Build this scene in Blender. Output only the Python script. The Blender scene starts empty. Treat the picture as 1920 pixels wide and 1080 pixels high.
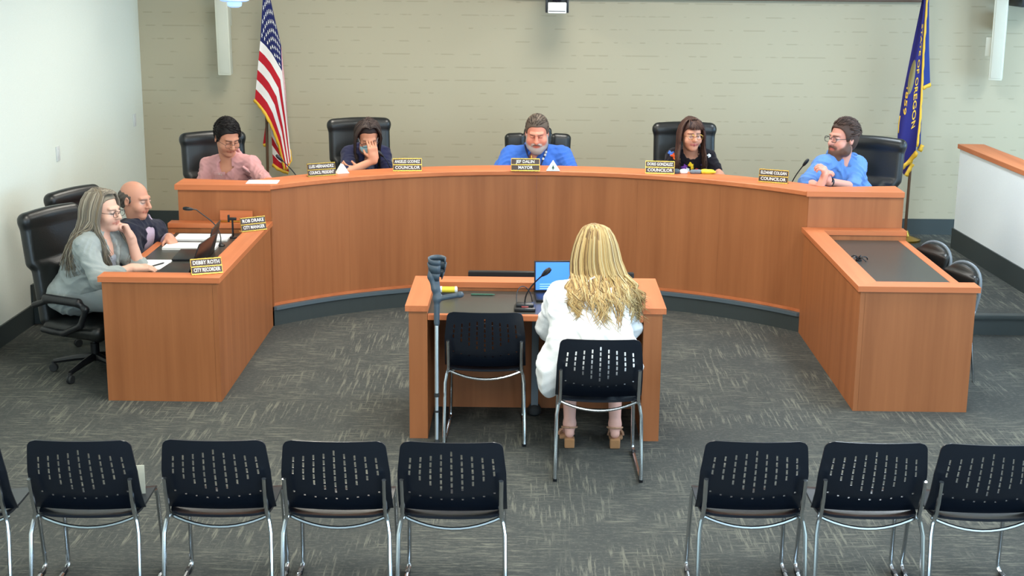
import bpy, bmesh, math, random
import numpy as np
from mathutils import Vector, Matrix
random.seed(7)
S = bpy.context.scene
COL = S.collection
PI = math.pi
# ------------------------------------------------------------------ camera
CAM_H = 2.9
F_PX, PITCH, YAW, ROLL = 2676.18, 0.235192, -0.0112, -0.009038
def cam_axes():
    fw = np.array([math.sin(YAW)*math.cos(PITCH), math.cos(YAW)*math.cos(PITCH), -math.sin(PITCH)])
    r = np.array([math.cos(YAW), -math.sin(YAW), 0.]); d = np.cross(fw, r)
    c, s = math.cos(ROLL), math.sin(ROLL)
    return r*c + d*s, d*c - r*s, fw
AR, AD, AF = cam_axes()
def ray(px, py): return AR*((px-960)/F_PX) + AD*((py-540)/F_PX) + AF
def at_z(px, py, z):
    d = ray(px, py); t = (z-CAM_H)/d[2]; return Vector((d[0]*t, d[1]*t, z))
def at_y(px, py, Y):
    d = ray(px, py); t = Y/d[1]; return Vector((d[0]*t, Y, CAM_H+d[2]*t))
cam = bpy.data.cameras.new('camera'); co = bpy.data.objects.new('camera', cam); COL.objects.link(co)
cam.sensor_width = 36; cam.lens = F_PX/1920*36; cam.clip_start = .05; cam.clip_end = 100
m = Matrix.Identity(4)
for i in range(3):
    m[i][0], m[i][1], m[i][2] = AR[i], -AD[i], -AF[i]
m.translation = (0, 0, CAM_H); co.matrix_world = m
S.camera = co
# ------------------------------------------------------------------ world, light, exposure
S.view_settings.view_transform = 'Standard'; S.view_settings.look = 'None'
S.view_settings.gamma = 1; S.view_settings.use_curve_mapping = False
S.view_settings.exposure = 0.0
W = bpy.data.worlds.new('sky'); S.world = W; W.use_nodes = True
W.node_tree.nodes['Background'].inputs[0].default_value = (.62, .80, 1, 1)
W.node_tree.nodes['Background'].inputs[1].default_value = 1.0
CEIL = 3.25
def LEFT_WALL(y): return -3.785-(13.95-y)*.022
def area(name, loc, size, power, col, rot=(0, 0, 0)):
    l = bpy.data.lights.new(name, 'AREA'); l.shape = 'RECTANGLE'; l.size, l.size_y = size
    l.energy = power; l.color = col
    o = bpy.data.objects.new(name, l); COL.objects.link(o); o.location = loc; o.rotation_euler = rot
    return o
TROFFERS = [(x, y) for y in (2.6, 5.6, 8.6, 11.7) for x in (-1.9, .4, 2.8)] + [(5.4, 11.7), (5.4, 8.6)]
for i, (x, y) in enumerate(TROFFERS):          # warm on the left; blue tint added on the right to cool that side
    area('troffer_light', (x, y, CEIL-.035), (.55, 1.15), 46 if x < -1 else 52, (1, .95, .84) if x < -1 else ((1, .965, .89) if x < 2 else (.80, .91, 1)))
# daylight through the tall windows behind the camera and in the right-hand wall beyond the frame
WINDOWS = [(-2.3, 2.0), (.6, 2.2), (3.5, 2.4), (6.0, 1.6)]
SIDE_WINDOWS = [(5.2, 2.2), (8.2, 2.2), (11.2, 2.2)]
for i, (x, w) in enumerate(WINDOWS):
    area('window_daylight', (x, -3.44, 1.6), (w, 2.1), (55, 100, 190, 170)[i], (.58, .81, 1), (PI/2, 0, 0))
for i, (y, w) in enumerate(SIDE_WINDOWS):
    area('window_daylight', (6.99, y, 1.75), (1.9, w), (85, 105, 125)[i], (.42, .71, 1), (0, PI/2, 0))

# ------------------------------------------------------------------ materials
def lin(c):
    return tuple(((v/255)/12.92 if v/255 <= .04045 else ((v/255+.055)/1.055)**2.4) for v in c)
def nt(name):
    mt = bpy.data.materials.new(name); mt.use_nodes = True
    return mt, mt.node_tree.nodes, mt.node_tree.links, mt.node_tree.nodes['Principled BSDF']
def flat(name, c, rough=.5, metal=0, spec=.5, bump=0, bscale=200, coat=0):
    mt, N, L, B = nt(name)
    B.inputs['Base Color'].default_value = (*lin(c), 1); B.inputs['Roughness'].default_value = rough
    B.inputs['Metallic'].default_value = metal; B.inputs['Specular IOR Level'].default_value = spec
    B.inputs['Coat Weight'].default_value = coat
    t = N.new('ShaderNodeTexCoord'); n = N.new('ShaderNodeTexNoise'); n.inputs['Scale'].default_value = bscale
    L.new(t.outputs['Object'], n.inputs['Vector'])
    h = N.new('ShaderNodeHueSaturation'); h.inputs['Color'].default_value = (*lin(c), 1)
    mr = N.new('ShaderNodeMapRange'); mr.inputs[3].default_value = .94; mr.inputs[4].default_value = 1.06
    L.new(n.outputs[0], mr.inputs[0]); L.new(mr.outputs[0], h.inputs['Value']); L.new(h.outputs[0], B.inputs['Base Color'])
    if bump:
        b = N.new('ShaderNodeBump'); b.inputs['Strength'].default_value = bump; b.inputs['Distance'].default_value = .002
        L.new(n.outputs[0], b.inputs['Height']); L.new(b.outputs[0], B.inputs['Normal'])
    return mt
def attr_mat(name, rough=.5, spec=.3, bump=0, bscale=300, sheen=0, sss=0):
    mt, N, L, B = nt(name)
    a = N.new('ShaderNodeAttribute'); a.attribute_name = 'Col'
    L.new(a.outputs['Color'], B.inputs['Base Color']); B.inputs['Roughness'].default_value = rough
    B.inputs['Specular IOR Level'].default_value = spec; B.inputs['Sheen Weight'].default_value = sheen
    if sss:
        B.inputs['Subsurface Weight'].default_value = sss; B.inputs['Subsurface Radius'].default_value = (.012, .005, .003); B.inputs['Subsurface Scale'].default_value = 1
    if bump:
        t = N.new('ShaderNodeTexCoord'); n = N.new('ShaderNodeTexNoise'); n.inputs['Scale'].default_value = bscale; n.inputs['Detail'].default_value = 4
        L.new(t.outputs['Object'], n.inputs['Vector'])
        b = N.new('ShaderNodeBump'); b.inputs['Strength'].default_value = bump; b.inputs['Distance'].default_value = .004
        L.new(n.outputs[0], b.inputs['Height']); L.new(b.outputs[0], B.inputs['Normal'])
    return mt
def wood(name, c1, c2, axis=2):
    mt, N, L, B = nt(name)
    t = N.new('ShaderNodeTexCoord'); mp = N.new('ShaderNodeMapping')
    sc = [38, 38, 38]; sc[axis] = 1.6; mp.inputs['Scale'].default_value = sc
    n = N.new('ShaderNodeTexNoise'); n.inputs['Scale'].default_value = 1; n.inputs['Detail'].default_value = 5; n.inputs['Roughness'].default_value = .6
    n2 = N.new('ShaderNodeTexNoise'); n2.inputs['Scale'].default_value = .22; n2.inputs['Detail'].default_value = 2
    ad = N.new('ShaderNodeMath'); ad.operation = 'MULTIPLY_ADD'; ad.inputs[1].default_value = .55
    r = N.new('ShaderNodeValToRGB'); r.color_ramp.elements[0].position = .48; r.color_ramp.elements[1].position = 1.02
    r.color_ramp.elements[0].color = (*lin(c1), 1); r.color_ramp.elements[1].color = (*lin(c2), 1)
    L.new(t.outputs['Object'], mp.inputs['Vector']); L.new(mp.outputs[0], n.inputs['Vector']); L.new(mp.outputs[0], n2.inputs['Vector'])
    L.new(n.outputs[0], ad.inputs[0]); L.new(n2.outputs[0], ad.inputs[2]); L.new(ad.outputs[0], r.inputs[0]); L.new(r.outputs[0], B.inputs['Base Color'])
    B.inputs['Roughness'].default_value = .48; B.inputs['Specular IOR Level'].default_value = .35
    return mt
def carpet(name, k=1.0):
    mt, N, L, B = nt(name)
    t = N.new('ShaderNodeTexCoord')
    def noise(scale, rot, s, det=6, ro=.65, dis=0):
        mp = N.new('ShaderNodeMapping'); mp.inputs['Scale'].default_value = scale; mp.inputs['Rotation'].default_value = (0, 0, rot)
        n = N.new('ShaderNodeTexNoise'); n.inputs['Scale'].default_value = s; n.inputs['Detail'].default_value = det; n.inputs['Roughness'].default_value = ro; n.inputs['Distortion'].default_value = dis
        L.new(t.outputs['Object'], mp.inputs['Vector']); L.new(mp.outputs[0], n.inputs['Vector']); return n.outputs[0]
    def ramp(x, a, b):
        r = N.new('ShaderNodeMapRange'); r.interpolation_type = 'SMOOTHSTEP'; r.inputs[1].default_value = a; r.inputs[2].default_value = b; L.new(x, r.inputs[0]); return r.outputs[0]
    def mth(op, a, b):
        q = N.new('ShaderNodeMath'); q.operation = op
        for i, v in enumerate((a, b)):
            if isinstance(v, float): q.inputs[i].default_value = v
            else: L.new(v, q.inputs[i])
        return q.outputs[0]
    s1 = ramp(noise((22, 1.3, 1), .5, 2.2, 8, .7), .51, .60)       # long scratches one way
    s2 = ramp(noise((2.0, 22, 1), -.15, 2.6, 8, .75), .50, .60)       # and across
    s3 = ramp(noise((9, 17, 1), 0, 3, 9, .85), .49, .60)       # worn speckle
    m1 = ramp(noise((1, 1, 1), 0, 1.3, 3), .44, .58); m2 = ramp(noise((1, 1, 1), 1.2, 1.7, 3), .40, .58)
    a = mth('MULTIPLY', s1, m1); b = mth('MULTIPLY', s2, m2); c = mth('MULTIPLY', s3, .45)
    tot = mth('MAXIMUM', mth('MAXIMUM', a, b), c)
    fib = noise((1, 1, 1), 0, 420, 2)
    mx = N.new('ShaderNodeMix'); mx.data_type = 'RGBA'
    mx.inputs[6].default_value = (*lin((71*k, 74*k, 73*k)), 1); mx.inputs[7].default_value = (*lin((124*k, 124*k, 113*k)), 1)
    tf = mth('MULTIPLY', tot, .72); L.new(tf, mx.inputs[0])
    hs = N.new('ShaderNodeHueSaturation'); L.new(mx.outputs[2], hs.inputs['Color'])
    v = N.new('ShaderNodeMapRange'); v.inputs[3].default_value = .8; v.inputs[4].default_value = 1.2; L.new(fib, v.inputs[0]); L.new(v.outputs[0], hs.inputs['Value'])
    L.new(hs.outputs[0], B.inputs['Base Color']); B.inputs['Roughness'].default_value = .95; B.inputs['Specular IOR Level'].default_value = .1
    bp = N.new('ShaderNodeBump'); bp.inputs['Strength'].default_value = .3; bp.inputs['Distance'].default_value = .004; L.new(fib, bp.inputs['Height']); L.new(bp.outputs[0], B.inputs['Normal'])
    return mt
def wallpaper(name, c, cd):
    mt, N, L, B = nt(name)
    t = N.new('ShaderNodeTexCoord'); mp = N.new('ShaderNodeMapping'); mp.inputs['Rotation'].default_value = (PI/2, 0, 0)
    mp.inputs['Location'].default_value = (31, 0, 0); br = N.new('ShaderNodeTexBrick'); br.inputs['Scale'].default_value = 1; br.inputs['Brick Width'].default_value = 90; br.inputs['Row Height'].default_value = .125
    br.inputs['Mortar Size'].default_value = .008; br.inputs['Mortar Smooth'].default_value = .5
    br.inputs['Color1'].default_value = (0, 0, 0, 1); br.inputs['Color2'].default_value = (0, 0, 0, 1); br.inputs['Mortar'].default_value = (1, 1, 1, 1)
    n = N.new('ShaderNodeTexNoise'); n.inputs['Scale'].default_value = 10; n.inputs['Detail'].default_value = 1
    g = N.new('ShaderNodeMapRange'); g.inputs[1].default_value = .50; g.inputs[2].default_value = .57
    q = N.new('ShaderNodeMath'); q.operation = 'MULTIPLY'
    w = N.new('ShaderNodeTexNoise'); w.inputs['Scale'].default_value = 600
    mx = N.new('ShaderNodeMix'); mx.data_type = 'RGBA'; mx.inputs[6].default_value = (*lin(c), 1); mx.inputs[7].default_value = (*lin(cd), 1)
    L.new(t.outputs['Object'], mp.inputs['Vector']); L.new(mp.outputs[0], br.inputs['Vector']); L.new(t.outputs['Object'], n.inputs['Vector'])
    L.new(n.outputs[0], g.inputs[0]); L.new(g.outputs[0], q.inputs[0]); L.new(br.outputs['Color'], q.inputs[1]); L.new(q.outputs[0], mx.inputs[0])
    L.new(mx.outputs[2], B.inputs['Base Color']); B.inputs['Roughness'].default_value = .75; B.inputs['Specular IOR Level'].default_value = .25
    return mt
def emit(name, c, s):
    mt, N, L, B = nt(name)
    B.inputs['Base Color'].default_value = (*lin(c), 1); B.inputs['Emission Color'].default_value = (*lin(c), 1); B.inputs['Emission Strength'].default_value = s
    return mt
M = dict(
    wood=wood('cherry_veneer', (148, 89, 51), (168, 105, 63)), woodx=wood('cherry_veneer_cap', (183, 102, 59), (206, 123, 77), 0), woody=wood('cherry_veneer_cap_long', (183, 102, 59), (206, 123, 77), 1),  # one veneer: top light is painted in as paler caps beside darker fronts
    carpet=carpet('carpet'), wallpaper=wallpaper('wallpaper', (180, 171, 147), (168, 159, 135)),
    white=flat('white_wall_paint', (230, 236, 226), .6, bump=.08, bscale=120), white2=flat('white_partition_paint', (243, 248, 248), .6, bump=.08, bscale=120), base=flat('charcoal_rubber_base', (58, 66, 66), .5),  # partition white is raised and blued to stand in for light on its face
    nosing=flat('slate_rubber_nosing', (84, 98, 106), .5), ceil=flat('ceiling_tile_white', (225, 225, 220), .8, bump=.3, bscale=90),
    laminate=flat('charcoal_laminate', (62, 62, 58), .32), black=flat('black_plastic', (20, 22, 26), .38), blacksoft=flat('black_leather', (22, 24, 24), .34, bump=.25, bscale=160),
    shell=flat('black_shell_plastic', (18, 24, 34), .3), chrome=flat('chrome', (205, 208, 212), .16, 1), brass=flat('brass', (205, 165, 80), .25, 1),
    plate=flat('brown_engraved_plate', (62, 42, 34), .3), letter=flat('white_lettering', (240, 238, 230), .5), paper=flat('white_paper', (238, 240, 240), .7),
    grey=flat('grey_plastic', (110, 120, 128), .45), bluegrey=flat('blue_grey_plastic', (66, 80, 92), .4), alu=flat('aluminium_tube', (205, 215, 222), .3, .85),
    cream=flat('cream_enamel', (214, 214, 196), .4), polewood=flat('dark_pole_wood', (84, 58, 38), .4), gold=flat('gold_fringe', (226, 176, 48), .6),
    screen=emit('lit_screen', (64, 130, 242), 1.0), screenlite=emit('lit_screen_text', (150, 195, 255), 1.1), yellow=flat('yellow_plastic', (228, 208, 60), .4),
    rubber=flat('dark_rubber', (38, 40, 42), .7), skin=attr_mat('skin', .5, .35), cloth=attr_mat('cloth', .9, .1, .35, 120, .1), hair=attr_mat('hair', .55, .25),
    flag=attr_mat('flag_cloth', .75, .2), green=flat('green_ink', (40, 90, 70), .4), lampglass=emit('lamp_diffuser', (255, 246, 228), 2.0), glass=flat('window_glass', (200, 215, 225), .05),
    lens=flat('dark_lens', (18, 18, 26), .1), silver=flat('silver_plastic', (218, 222, 222), .35))
# ------------------------------------------------------------------ mesh helpers
class MB:
    def __init__(s): s.v = []; s.f = []
    def add(s, v, f):
        o = len(s.v); s.v += [tuple(p) for p in v]; s.f += [tuple(i+o for i in q) for q in f]; return s
    def box(s, a, b, bev=0.0, rot=None, piv=None):
        a = Vector(a); b = Vector(b); c = (a+b)/2; h = (b-a)/2
        bm = bmesh.new(); bmesh.ops.create_cube(bm, size=2)
        for v in bm.verts: v.co = Vector((v.co.x*h.x, v.co.y*h.y, v.co.z*h.z))
        if bev: bmesh.ops.bevel(bm, geom=bm.edges[:], offset=min(bev, min(h)*.95), segments=2, affect='EDGES', profile=.6)
        pv = Vector(piv) if piv is not None else c
        vs = []
        for v in bm.verts:
            p = v.co+c
            if rot is not None: p = rot @ (p-pv) + pv
            vs.append(p)
        bm.verts.index_update(); fs = [[v.index for v in f.verts] for f in bm.faces]; bm.free()
        return s.add(vs, fs)
    def tube(s, pts, r, n=8, cap=True):
        pts = [Vector(p) for p in pts]; k = len(pts)
        rs = r if isinstance(r, (list, tuple)) else [r]*k
        vs = []; up = None
        for i, p in enumerate(pts):
            t = (pts[min(i+1, k-1)]-pts[max(i-1, 0)]).normalized()
            if up is None: up = t.orthogonal().normalized()
            up = (up - t*up.dot(t)); up = up.normalized() if up.length > 1e-6 else t.orthogonal().normalized()
            w = t.cross(up)
            for j in range(n):
                a = 2*PI*j/n; vs.append(p + (up*math.cos(a)+w*math.sin(a))*rs[i])
        fs = [[i*n+j, i*n+(j+1) % n, (i+1)*n+(j+1) % n, (i+1)*n+j] for i in range(k-1) for j in range(n)]
        if cap: fs += [list(range(n))[::-1], [(k-1)*n+j for j in range(n)]]
        return s.add(vs, fs)
    def lathe(s, prof, c=(0, 0, 0), n=20, rot=None):
        vs = []; k = len(prof); c = Vector(c)
        for r, z in prof:
            for j in range(n):
                a = 2*PI*j/n; p = Vector((r*math.cos(a), r*math.sin(a), z))
                if rot is not None: p = rot @ p
                vs.append(p+c)
        fs = [[i*n+j, i*n+(j+1) % n, (i+1)*n+(j+1) % n, (i+1)*n+j] for i in range(k-1) for j in range(n)]
        fs += [list(range(n))[::-1], [(k-1)*n+j for j in range(n)]]
        return s.add(vs, fs)
    def prism(s, poly, z0, z1):
        n = len(poly)
        vs = [(x, y, z0) for x, y in poly]+[(x, y, z1) for x, y in poly]
        return s.add(vs, [list(range(n))[::-1], list(range(n, 2*n))]+[[i, (i+1) % n, n+(i+1) % n, n+i] for i in range(n)])
    def quadstrip(s, A, B, flip=False):
        n = len(A); return s.add(list(A)+list(B), [[i, i+1, n+i+1, n+i][::-1 if flip else 1] for i in range(n-1)])
    def mesh(s, name, smooth=False):
        me = bpy.data.meshes.new(name); me.from_pydata([tuple(v) for v in s.v], [], s.f); me.validate()
        bm = bmesh.new(); bm.from_mesh(me); bmesh.ops.recalc_face_normals(bm, faces=bm.faces[:]); bm.to_mesh(me); bm.free()
        if smooth:
            me.polygons.foreach_set('use_smooth', [True]*len(me.polygons))
            me.set_sharp_from_angle(angle=math.radians(42))
        return me
    def build(s, name, mat, parent=None, smooth=True):
        return link(name, s.mesh(name, smooth), mat, parent)
def link(name, me, mat, parent=None):
    o = bpy.data.objects.new(name, me); COL.objects.link(o)
    if mat is not None: me.materials.clear(); me.materials.append(mat)
    if parent is not None: o.parent = parent
    return o
def thing(name, label, cat, loc=(0, 0, 0), rz=0.0, group=None):
    o = bpy.data.objects.new(name, None); COL.objects.link(o); o.empty_display_size = .1
    o.location = loc; o.rotation_euler = (0, 0, rz); o['label'] = label; o['category'] = cat
    if group: o['group'] = group
    return o
def tag(o, label, cat, group=None):
    o['label'] = label; o['category'] = cat
    if group: o['group'] = group
    return o
def struct(o): o['kind'] = 'structure'; return o
def dup(root, loc, rz, label, group=None):
    r = root.copy(); COL.objects.link(r); r.location = loc; r.rotation_euler = (0, 0, rz); r['label'] = label
    if group: r['group'] = group
    for ch in list(root.children):
        c = ch.copy(); COL.objects.link(c); c.parent = r
        for g in list(ch.children):
            d = g.copy(); COL.objects.link(d); d.parent = c
    return r
def RX(a): return Matrix.Rotation(a, 3, 'X')
def RY(a): return Matrix.Rotation(a, 3, 'Y')
def RZ(a): return Matrix.Rotation(a, 3, 'Z')
def bez(p0, p1, p2, p3, n=10):
    P = [Vector(p) for p in (p0, p1, p2, p3)]
    return [P[0]*(1-t)**3+P[1]*3*t*(1-t)**2+P[2]*3*t*t*(1-t)+P[3]*t**3 for t in (i/n for i in range(n+1))]
def text_mesh(txt, size):
    cu = bpy.data.curves.new('lettering', 'FONT'); cu.body = txt; cu.size = size; cu.align_x = 'CENTER'; cu.align_y = 'CENTER'; cu.resolution_u = 2; cu.offset = size*.018
    o = bpy.data.objects.new('tmp', cu); COL.objects.link(o)
    dg = bpy.context.evaluated_depsgraph_get(); me = bpy.data.meshes.new_from_object(o.evaluated_get(dg))
    bpy.data.objects.remove(o); bpy.data.curves.remove(cu); me.name = 'lettering'
    return me
# ------------------------------------------------------------------ signed-distance modelling (bodies, clothes, hair, upholstery)
class SDF:
    def __init__(s): s.p = []
    def rc(s, a, b, r1, r2=None, k=.02, col=None, op=1):
        a = np.array(a, np.float32); b = np.array(b, np.float32); r2 = r1 if r2 is None else r2
        R = max(r1, r2); s.p.append(('rc', (a, b, r1, r2), np.minimum(a, b)-R, np.maximum(a, b)+R, k, col, op)); return s
    def el(s, c, r, rot=None, k=.02, col=None, op=1):
        c = np.array(c, np.float32); r = np.array(r, np.float32)
        Rm = np.eye(3, dtype=np.float32) if rot is None else np.array(rot, np.float32)
        e = np.sqrt(((Rm*r)**2).sum(1)); s.p.append(('el', (c, r, Rm), c-e, c+e, k, col, op)); return s
    def bx(s, c, h, rot=None, rnd=.01, k=.02, col=None, op=1):
        c = np.array(c, np.float32); h = np.array(h, np.float32)
        Rm = np.eye(3, dtype=np.float32) if rot is None else np.array(rot, np.float32)
        e = np.abs(Rm)@h; s.p.append(('bx', (c, h-rnd, Rm, rnd), c-e, c+e, k, col, op)); return s
    @staticmethod
    def dist(kind, a, P):
        if kind == 'rc':
            A, B, r1, r2 = a; ab = B-A; L2 = float(ab@ab)+1e-9
            pa = P-A; t = np.clip((pa@ab)/L2, 0, 1)
            q = pa-t[..., None]*ab; return np.sqrt((q*q).sum(-1))-(r1+(r2-r1)*t)
        if kind == 'el':
            c, r, R = a; q = (P-c)@R
            k0 = np.sqrt(((q/r)**2).sum(-1)); k1 = np.sqrt(((q/(r*r))**2).sum(-1))+1e-6
            return k0*(k0-1)/k1
        c, h, R, rnd = a; q = np.abs((P-c)@R)-h
        return np.sqrt((np.maximum(q, 0)**2).sum(-1))+np.minimum(q.max(-1), 0)-rnd
    def mesh(s, name, h=.006, noise=None, base=(200, 200, 200), tau=.004):
        ad = [p for p in s.p if p[6] == 1]
        lo = np.min([p[2] for p in ad], 0)-3*h; hi = np.max([p[3] for p in ad], 0)+3*h
        n = np.ceil((hi-lo)/h).astype(int)+1
        ax = [(lo[i]+h*np.arange(n[i])).astype(np.float32) for i in range(3)]
        Fd = np.full(n, .1, np.float32)
        for kind, a, l, u, k, col, op in s.p:
            pad = k+2.5*h
            i0 = np.maximum(np.floor((l-pad-lo)/h).astype(int), 0); i1 = np.minimum(np.ceil((u+pad-lo)/h).astype(int)+1, n)
            if (i1 <= i0).any(): continue
            sl = tuple(slice(i0[j], i1[j]) for j in range(3))
            P = np.stack(np.meshgrid(ax[0][sl[0]], ax[1][sl[1]], ax[2][sl[2]], indexing='ij'), -1)
            d = s.dist(kind, a, P); A = Fd[sl]
            if op == 1:
                w = np.clip(.5+.5*(A-d)/k, 0, 1); Fd[sl] = A*(1-w)+d*w-k*w*(1-w)
            else:
                w = np.clip(.5-.5*(A+d)/k, 0, 1); Fd[sl] = A*(1-w)-d*w+k*w*(1-w)
        if noise is not None:
            band = np.abs(Fd) < .03; I = np.argwhere(band)
            Fd[band] += noise((lo+I*h).astype(np.float32)).astype(np.float32)
        return sdf_extract(s, name, Fd, lo, h, ad, base, tau)
def sdf_extract(s, name, Fd, lo, h, ad, base, tau):
    ins = Fd < 0
    c = np.zeros(tuple(d-1 for d in Fd.shape), np.uint8)
    for dx in (0, 1):
        for dy in (0, 1):
            for dz in (0, 1):
                c += ins[dx:dx+c.shape[0], dy:dy+c.shape[1], dz:dz+c.shape[2]]
    cells = np.argwhere((c > 0) & (c < 8)); ids = np.full(c.shape, -1, np.int32); ids[tuple(cells.T)] = np.arange(len(cells))
    cr = [(a, b, d) for a in (0, 1) for b in (0, 1) for d in (0, 1)]
    val = {q: Fd[cells[:, 0]+q[0], cells[:, 1]+q[1], cells[:, 2]+q[2]] for q in cr}
    acc = np.zeros((len(cells), 3)); cnt = np.zeros(len(cells))
    for q in cr:
        for axn in range(3):
            if q[axn] == 0:
                e = list(q); e[axn] = 1; e = tuple(e); va, vb = val[q], val[e]; mk = (va < 0) != (vb < 0)
                t = np.where(mk, va/np.where(mk, va-vb, 1), 0)
                p = np.tile(np.array(q, float), (len(cells), 1)); p[:, axn] += t
                acc[mk] += p[mk]; cnt[mk] += 1
    V = lo+(cells+acc/np.maximum(cnt, 1)[:, None])*h
    Q = []
    for axn in range(3):
        a = [slice(None)]*3; b = [slice(None)]*3; a[axn] = slice(0, -1); b[axn] = slice(1, None)
        A, Bv = ins[tuple(a)], ins[tuple(b)]
        I = np.argwhere(A != Bv); o1, o2 = [(1, 2), (2, 0), (0, 1)][axn]
        ok = (I[:, o1] > 0) & (I[:, o2] > 0) & (I[:, o1] < c.shape[o1]) & (I[:, o2] < c.shape[o2]); I = I[ok]
        fl = A[tuple(I.T)]
        def cid(d1, d2):
            J = I.copy(); J[:, o1] -= d1; J[:, o2] -= d2; return ids[tuple(J.T)]
        q = np.stack([cid(1, 1), cid(0, 1), cid(0, 0), cid(1, 0)], 1); q[~fl] = q[~fl][:, ::-1]
        Q.append(q)
    Q = np.concatenate(Q); Q = Q[(Q >= 0).all(1)]
    me = bpy.data.meshes.new(name); me.vertices.add(len(V)); me.vertices.foreach_set('co', V.astype(np.float32).ravel())
    me.loops.add(Q.size); me.loops.foreach_set('vertex_index', Q.ravel().astype(np.int32))
    me.polygons.add(len(Q)); me.polygons.foreach_set('loop_start', np.arange(0, Q.size, 4, dtype=np.int32)); me.polygons.foreach_set('loop_total', np.full(len(Q), 4, np.int32))
    me.polygons.foreach_set('use_smooth', np.ones(len(Q), bool)); me.update(calc_edges=True)
    cols = {}
    P = V.astype(np.float32); W_ = np.zeros(len(P)); C_ = np.zeros((len(P), 3)); base = np.array(lin(base))
    for kind, a, l, u, k, col, op in ad:
        mk = ((P > l-.02) & (P < u+.02)).all(1)
        if not mk.any(): continue
        w = np.exp(-np.clip(s.dist(kind, a, P[mk]), -.02, .1)/tau); W_[mk] += w
        C_[mk] += w[:, None]*(base if col is None else np.array(lin(col)))
    C_ = np.where(W_[:, None] > 0, C_/np.maximum(W_, 1e-9)[:, None], base)
    at = me.color_attributes.new('Col', 'FLOAT_COLOR', 'POINT'); at.data.foreach_set('color', np.concatenate([C_, np.ones((len(P), 1))], 1).astype(np.float32).ravel())
    return me
def set_col(me, cols):
    at = me.color_attributes.new('Col', 'FLOAT_COLOR', 'POINT')
    at.data.foreach_set('color', np.concatenate([np.array(cols), np.ones((len(cols), 1))], 1).astype(np.float32).ravel())
# ------------------------------------------------------------------ the room
LW = LEFT_WALL
PLAT = .155
WALLY = 13.95
struct(MB().box((LW(-3.5)-.1, -3.6, -.06), (7.2, WALLY+.1, 0)).build('floor', M['carpet'], None, False))
struct(MB().box((LW(-3.5)-.1, -3.6, CEIL), (7.2, WALLY+.1, CEIL+.06)).build('ceiling', M['ceil'], None, False))
struct(MB().box((LW(WALLY)-.4, WALLY, 0), (7.2, WALLY+.12, CEIL)).build('wall_back', M['wallpaper'], None, False))
struct(MB().prism([(LW(-3.5), -3.5), (LW(WALLY), WALLY), (LW(WALLY)-.15, WALLY), (LW(-3.5)-.15, -3.5)], 0, CEIL).build('wall_left', M['white'], None, False))
wr = MB(); ys = [-3.5]
for y, w in SIDE_WINDOWS: ys += [y-w/2, y+w/2]
ys.append(WALLY)
for i in range(0, len(ys), 2): wr.box((7.05, ys[i], 0), (7.2, ys[i+1], CEIL))
for y, w in SIDE_WINDOWS: wr.box((7.05, y-w/2, 0), (7.2, y+w/2, .8)); wr.box((7.05, y-w/2, 2.7), (7.2, y+w/2, CEIL))
struct(wr.build('wall_right', M['white'], None, False))
for i, (y, w) in enumerate(SIDE_WINDOWS):
    fr = MB(); t = .05; x0, x1 = 7.1, 7.16; a, b = y-w/2+.003, y+w/2-.003
    fr.box((x0, a, .8), (x1, a+t, 2.7)); fr.box((x0, b-t, .8), (x1, b, 2.7)); fr.box((x0, a, .8), (x1, b, .8+t)); fr.box((x0, a, 2.7-t), (x1, b, 2.7)); fr.box((x0, y-.02, .8), (x1, y+.02, 2.7))
    struct(fr.build('window_%d' % (i+5), M['base'], None, False))
wf = MB(); xs = [LW(-3.5)-.1]
for x, w in WINDOWS: xs += [x-w/2, x+w/2]
xs.append(7.2)
for i in range(0, len(xs), 2): wf.box((xs[i], -3.65, 0), (xs[i+1], -3.5, CEIL))
for x, w in WINDOWS: wf.box((x-w/2, -3.65, 0), (x+w/2, -3.5, .5)); wf.box((x-w/2, -3.65, 2.7), (x+w/2, -3.5, CEIL))
struct(wf.build('wall_front', M['white'], None, False))
for i, (x, w) in enumerate(WINDOWS):
    fr = MB(); t = .05; y0, y1 = -3.62, -3.56; a, b = x-w/2+.003, x+w/2-.003
    fr.box((a, y0, .5), (a+t, y1, 2.7)); fr.box((b-t, y0, .5), (b, y1, 2.7)); fr.box((a, y0, .5), (b, y1, .5+t)); fr.box((a, y0, 2.7-t), (b, y1, 2.7)); fr.box((x-.02, y0, .5), (x+.02, y1, 2.7))
    struct(fr.build('window_%d' % (i+1), M['base'], None, False))
# raised platform behind the dais front
XC, YC, RP = .07, 8.75, 2.87
FY = 10.74                                   # face of the straight wings and the steps
def arc(R, a0=None, a1=None, n=40):
    am = math.asin(min(1, math.sqrt(max(0, R*R-(FY-YC)**2))/R)); a0 = -am if a0 is None else a0; a1 = am if a1 is None else a1
    return [(XC+R*math.sin(a0+(a1-a0)*i/n), YC+R*math.cos(a0+(a1-a0)*i/n)) for i in range(n+1)]
poly = [(LW(FY), FY)]+arc(RP+.012)+[(7.05, FY), (7.05, WALLY), (LW(WALLY), WALLY)]
struct(MB().prism(poly, 0, PLAT).build('platform', M['carpet'], None, False))
tr = MB()
def ribbon(mb, inner, outer, z0, z1):
    n = len(inner)
    mb.quadstrip([(x, y, z1) for x, y in inner], [(x, y, z1) for x, y in outer]); mb.quadstrip([(x, y, z0) for x, y in inner], [(x, y, z1) for x, y in inner]); mb.quadstrip([(x, y, z0) for x, y in outer], [(x, y, z1) for x, y in outer]); mb.quadstrip([(x, y, z0) for x, y in inner], [(x, y, z0) for x, y in outer])
    for k in (0, n-1): mb.add([(inner[k][0], inner[k][1], z0), (outer[k][0], outer[k][1], z0), (outer[k][0], outer[k][1], z1), (inner[k][0], inner[k][1], z1)], [(0, 1, 2, 3)])
    return mb
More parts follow.
